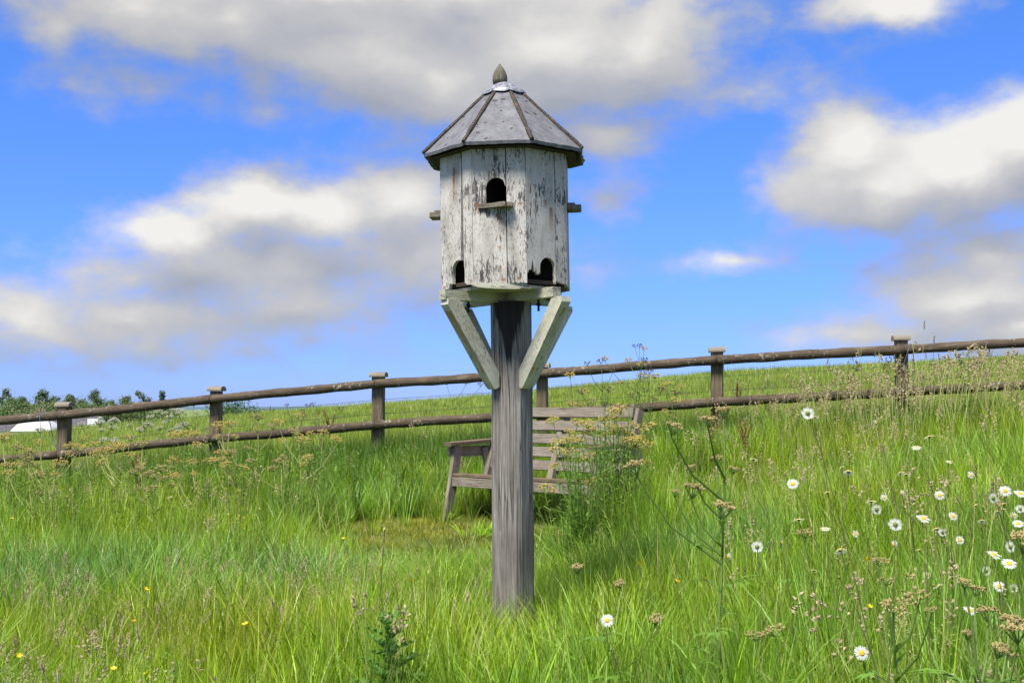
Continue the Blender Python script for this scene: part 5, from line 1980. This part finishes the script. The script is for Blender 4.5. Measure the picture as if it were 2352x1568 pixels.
# ------------------------------------------------------------------ far trees and houses
def tree(M, label, px, top, Y, wpx, kind, mat, seed, group='trees on the skyline', name='tree'):
    r = random.Random(seed)
    tp = at(px, top, Y)
    base = Vector((tp.x, Y, gz(tp.x, Y)))
    h = tp.z - base.z
    w = wpx / F * Y / 2 * (1.5 if kind == 'bush' else 1.5)
    T = thing(name, label, 'tree' if name == 'tree' else 'bush', base, group)
    tr = MB()
    cr = MB()
    lean = Vector((r.uniform(-.04, .04) * h, 0, 0))
    tr.tube([base - Vector((0, 0, .3)), base + Vector((0, 0, h * .35)) + lean * .4, base + Vector((0, 0, h * .9)) + lean], [.035 * h, .024 * h, .006 * h], 6)
    lobes = []
    if kind == 'thin':
        for k in range(14):
            f = .12 + .88 * k / 13
            lobes.append((base + Vector((r.uniform(-.5, .5) * w, r.uniform(-.5, .5) * w, h * f - .1 * h)) + lean * f, w * (.65 - .4 * f) + .12, .55))
    elif kind == 'bush':
        for k in range(12):
            a = r.uniform(0, 6.28)
            q = r.random() ** .5
            lobes.append((base + Vector((math.cos(a) * q * w * .85, math.sin(a) * q * w * .6, h * r.uniform(.30, .82))), w * r.uniform(.38, .58), 1.3))
    else:
        for k in range(20):
            a = r.uniform(0, 6.28)
            q = r.random() ** .5
            f = .12 + .78 * (k + r.random()) / 20
            ww = w * (1.15 - abs(f - .45) * 1.2)
            lobes.append((base + Vector((math.cos(a) * q * ww * .75, math.sin(a) * q * ww * .75, h * f)) + lean * f, w * r.uniform(.22, .40), 1 if kind == 'dense' else .6))
    for (c_, rr, dn) in lobes:
        s = base + Vector((0, 0, max(.2 * h, min(c_.z - base.z - .12 * h, .8 * h)))) + lean * .5
        tr.tube([s, s.lerp(c_, .6) + Vector((0, 0, .03 * h)), c_], [.012 * h, .008 * h, .003 * h], 4)
        for k in range(int(290 * dn)):
            v = Vector((r.gauss(0, 1), r.gauss(0, 1), r.gauss(0, 1))).normalized()
            p = c_ + Vector((v.x, v.y, v.z * .85)) * rr * (r.random() ** .4) * r.uniform(.7, 1.35)
            n = (v + Vector((r.uniform(-.8, .8), r.uniform(-.8, .8), r.uniform(-.2, 1.)))).normalized()
            a = n.cross(Vector((r.uniform(-1, 1), r.uniform(-1, 1), r.uniform(-1, 1)))).normalized()
            b = n.cross(a)
            s_ = r.uniform(.07, .17) * (1 if dn > .7 else .8) * max(.6, min(1.3, h / 6))
            cr.face([p - a * s_, p + b * s_ * .6, p + a * s_, p - b * s_ * .6])
    tr.build('trunk', M['bark'], T, base)
    cr.build('crown', M[mat], T, base)
    return T


def build_far(M):
    data = [(6, 884, 128, 34, 'thin', 'tree_grey', 'thin straggly tree with a sparse pointed top'), (40, 903, 122, 60, 'dense', 'tree_green', 'round green tree behind the white building'),
            (104, 886, 132, 58, 'open', 'tree_dark', 'tall dark tree with an open uneven crown'), (80, 915, 120, 50, 'dense', 'tree_olive', 'low olive tree under the tall dark tree'),
            (158, 900, 128, 52, 'dense', 'tree_green', 'rounded mid green tree beside the tall dark tree'), (190, 912, 122, 44, 'dense', 'tree_olive', 'squat olive green tree in the tree line'),
            (216, 886, 130, 52, 'open', 'tree_grey', 'tall feathery grey green tree'), (250, 911, 124, 36, 'dense', 'tree_green', 'small round tree beside the feathery tree'),
            (292, 898, 130, 44, 'open', 'tree_olive', 'olive tree with a ragged side shoot'), (334, 889, 134, 34, 'thin', 'tree_grey', 'feathery pointed tree standing apart'),
            (375, 888, 136, 24, 'thin', 'tree_grey', 'slender wispy tree at the end of the tree line'), (130, 912, 118, 40, 'dense', 'tree_green', 'low green tree hidden by a capped fence post')]
    for i, (x, tp, Y, w, k, m, lab) in enumerate(data):
        tree(M, lab, x, tp, Y, w, k, m, 300 + i)
    for i, (x, tp, Y, w, m, lab) in enumerate(((20, 914, 108, 130, 'tree_green', 'broad green bush in front of the tree line'), (75, 924, 106, 110, 'tree_olive', 'olive bush behind the chimney'),
                                              (150, 920, 108, 120, 'tree_olive', 'wide olive bush below the tree line'), (215, 916, 110, 120, 'tree_green', 'green bush beneath the feathery tree'),
                                              (275, 920, 110, 110, 'tree_olive', 'bush filling the tree line above the fence rail'), (335, 924, 112, 100, 'tree_green', 'bush at the foot of the pointed tree'),
                                              (390, 930, 112, 80, 'tree_olive', 'low bush at the end of the tree line'), (245, 960, 90, 60, 'tree_green', 'dark bush beside the slate roofed cottage'),
                                              (505, 916, 80, 120, 'tree_dark', 'dark rounded bush on the field edge beside a capped post'), (548, 922, 85, 90, 'tree_dark', 'low dark bush on the skyline'),
                                              (617, 920, 110, 36, 'tree_dark', 'small round bush alone on the skyline'), (655, 930, 120, 50, 'tree_dark', 'low distant bush on the field skyline'))):
        tree(M, lab, x, tp, Y, w, 'bush', m, 350 + i, 'bushes below the tree line', 'bush')
    # long slate-roofed house with a white hipped roof in front
    Y = 98.

    def p(x, y, dy=0):
        return at(x, y, Y + dy)
    a, b = p(-60, 990), p(122, 990)
    zg = gz(-38, Y) - .3
    H = thing('farmhouse', 'slate roofed farmhouse with a white hipped front roof, seen below the fence rail', 'house', Vector(((a.x + b.x) / 2, Y, zg)))
    o = H.location.copy()
    ev = a.z
    rg = p(0, 957, 3.5).z
    mb = MB()
    mb.box(((a.x + b.x) / 2, Y + 3.5, (ev + zg) / 2), ((b.x - a.x) / 2, 0, 0), (0, 3.4, 0), (0, 0, (ev - zg) / 2 - .01))
    mb.build('wall', M['render'], H, o)
    mb = MB()
    A0, A1 = Vector((a.x - .3, Y - .2, ev)), Vector((b.x + .3, Y - .2, ev))
    B0, B1 = Vector((a.x - .3, Y + 7.2, ev)), Vector((b.x + .3, Y + 7.2, ev))
    R0, R1 = Vector((a.x - .3, Y + 3.5, rg)), Vector((b.x + .3, Y + 3.5, rg))
    mb.mesh([A0, A1, B0, B1, R0, R1], [(0, 1, 5, 4), (3, 2, 4, 5), (0, 4, 2), (1, 3, 5), (0, 2, 3, 1)])
    rf = mb.build('roof', M['house_slate'], H, o)
    c_ = p(94, 950, 3.5)
    mb = MB()
    mb.box((c_.x, c_.y, (p(0, 944, 3.5).z + rg - .5) / 2), (.27, 0, 0), (0, .3, 0), (0, 0, (p(0, 944, 3.5).z - rg + .5) / 2))
    ch = mb.build('chimney', M['brick'], rf, o)
    for dx in (-.14, .14):
        mb = MB()
        mb.lathe([(.0, 0), (.10, 0), (.085, .2), (.0, .2)], (c_.x + dx, c_.y, p(0, 944, 3.5).z + .001), 8)
        mb.build('chimney_pot', M['pot'], rf, o)
    # white hipped roof wing
    mb = MB()
    Yw = Y - 5
    l0, l1 = at(22, 990, Yw), at(120, 990, Yw)
    t0, t1 = at(54, 961, Yw + 2.2), at(106, 961, Yw + 2.2)
    zl = l0.z
    mb.mesh([(l0.x, Yw, zl), (l1.x, Yw, zl), (l1.x, Yw + 4.6, zl), (l0.x, Yw + 4.6, zl), (t0.x, Yw + 2.2, t0.z), (t1.x, Yw + 2.2, t1.z)], [(0, 1, 5, 4), (1, 2, 5), (2, 3, 4, 5), (3, 0, 4), (3, 2, 1, 0)])
    mb.build('white_roof', M['white_sheet'], H, o)
    mb = MB()
    mb.box(((l0.x + l1.x) / 2, Yw + 2.3, (zl + zg) / 2), ((l1.x - l0.x) / 2 - .15, 0, 0), (0, 2.1, 0), (0, 0, (zl - zg) / 2 - .01))
    mb.build('wing_wall', M['render'], H, o)
    # cottage with a white gable
    Y = 92.
    a, b = at(150, 992, Y), at(206, 990, Y)
    zg = gz(-33, Y) - .3
    H = thing('cottage', 'small slate roofed cottage with a white gable end beyond the field', 'house', Vector(((a.x + b.x) / 2, Y, zg)))
    o = H.location.copy()
    ev = at(170, 978, Y).z
    rg = at(170, 955, Y + 2.4).z
    mb = MB()
    mb.box(((a.x + b.x) / 2, Y + 2.4, (ev + zg) / 2), ((b.x - a.x) / 2, 0, 0), (0, 2.3, 0), (0, 0, (ev - zg) / 2 - .01))
    mb.prism([(-2.3, 0), (2.3, 0), (0, rg - ev - .05)], (b.x - .1, Y + 2.4, ev - .011), (0, 1, 0), (0, 0, 1), (.1, 0, 0))
    mb.build('wall', M['render'], H, o)
    mb = MB()
    A0, A1 = Vector((a.x - .2, Y - .15, ev)), Vector((b.x - .12, Y - .15, ev))
    B0, B1 = Vector((a.x - .2, Y + 4.95, ev)), Vector((b.x - .12, Y + 4.95, ev))
    R0, R1 = Vector((a.x - .2, Y + 2.4, rg)), Vector((b.x - .12, Y + 2.4, rg))
    mb.mesh([A0, A1, B0, B1, R0, R1], [(0, 1, 5, 4), (3, 2, 4, 5), (0, 4, 2), (1, 3, 5), (0, 2, 3, 1)])
    mb.build('roof', M['house_slate'], H, o)
    mb = MB()
    g0 = at(207, 985, Y)
    mb.box((g0.x + .15, Y + .6, at(200, 968, Y).z - .4), (.42, 0, 0), (0, .5, 0), (0, 0, .62))
    mb.build('porch', M['render'], H, o)


def main():
    M = mats()
    M['brace'] = paint_mat('brace_paint', (.66, .62, .50), .88, green=.22, rust_col=(.40, .19, .045), rust=[(10.010, -.045, .013, .42), (9.985, -.04, .011, .24), (11.01, -.04, .008, .06), (10.01, -.40, .006, .03), (9.985, -.39, .005, .03), (11.012, -.40, .007, .06), (10.985, -.40, .007, .06)])
    M['brace_rust'] = M['brace']
    build_ground()
    build_far(M)
    build_dovecote(M)
    build_fence(M)
    build_bench(M)
    build_weeds(M)
    build_daisies(M)
    build_buttercups(M)
    build_grass(M)
    build_seedheads(M)


main()
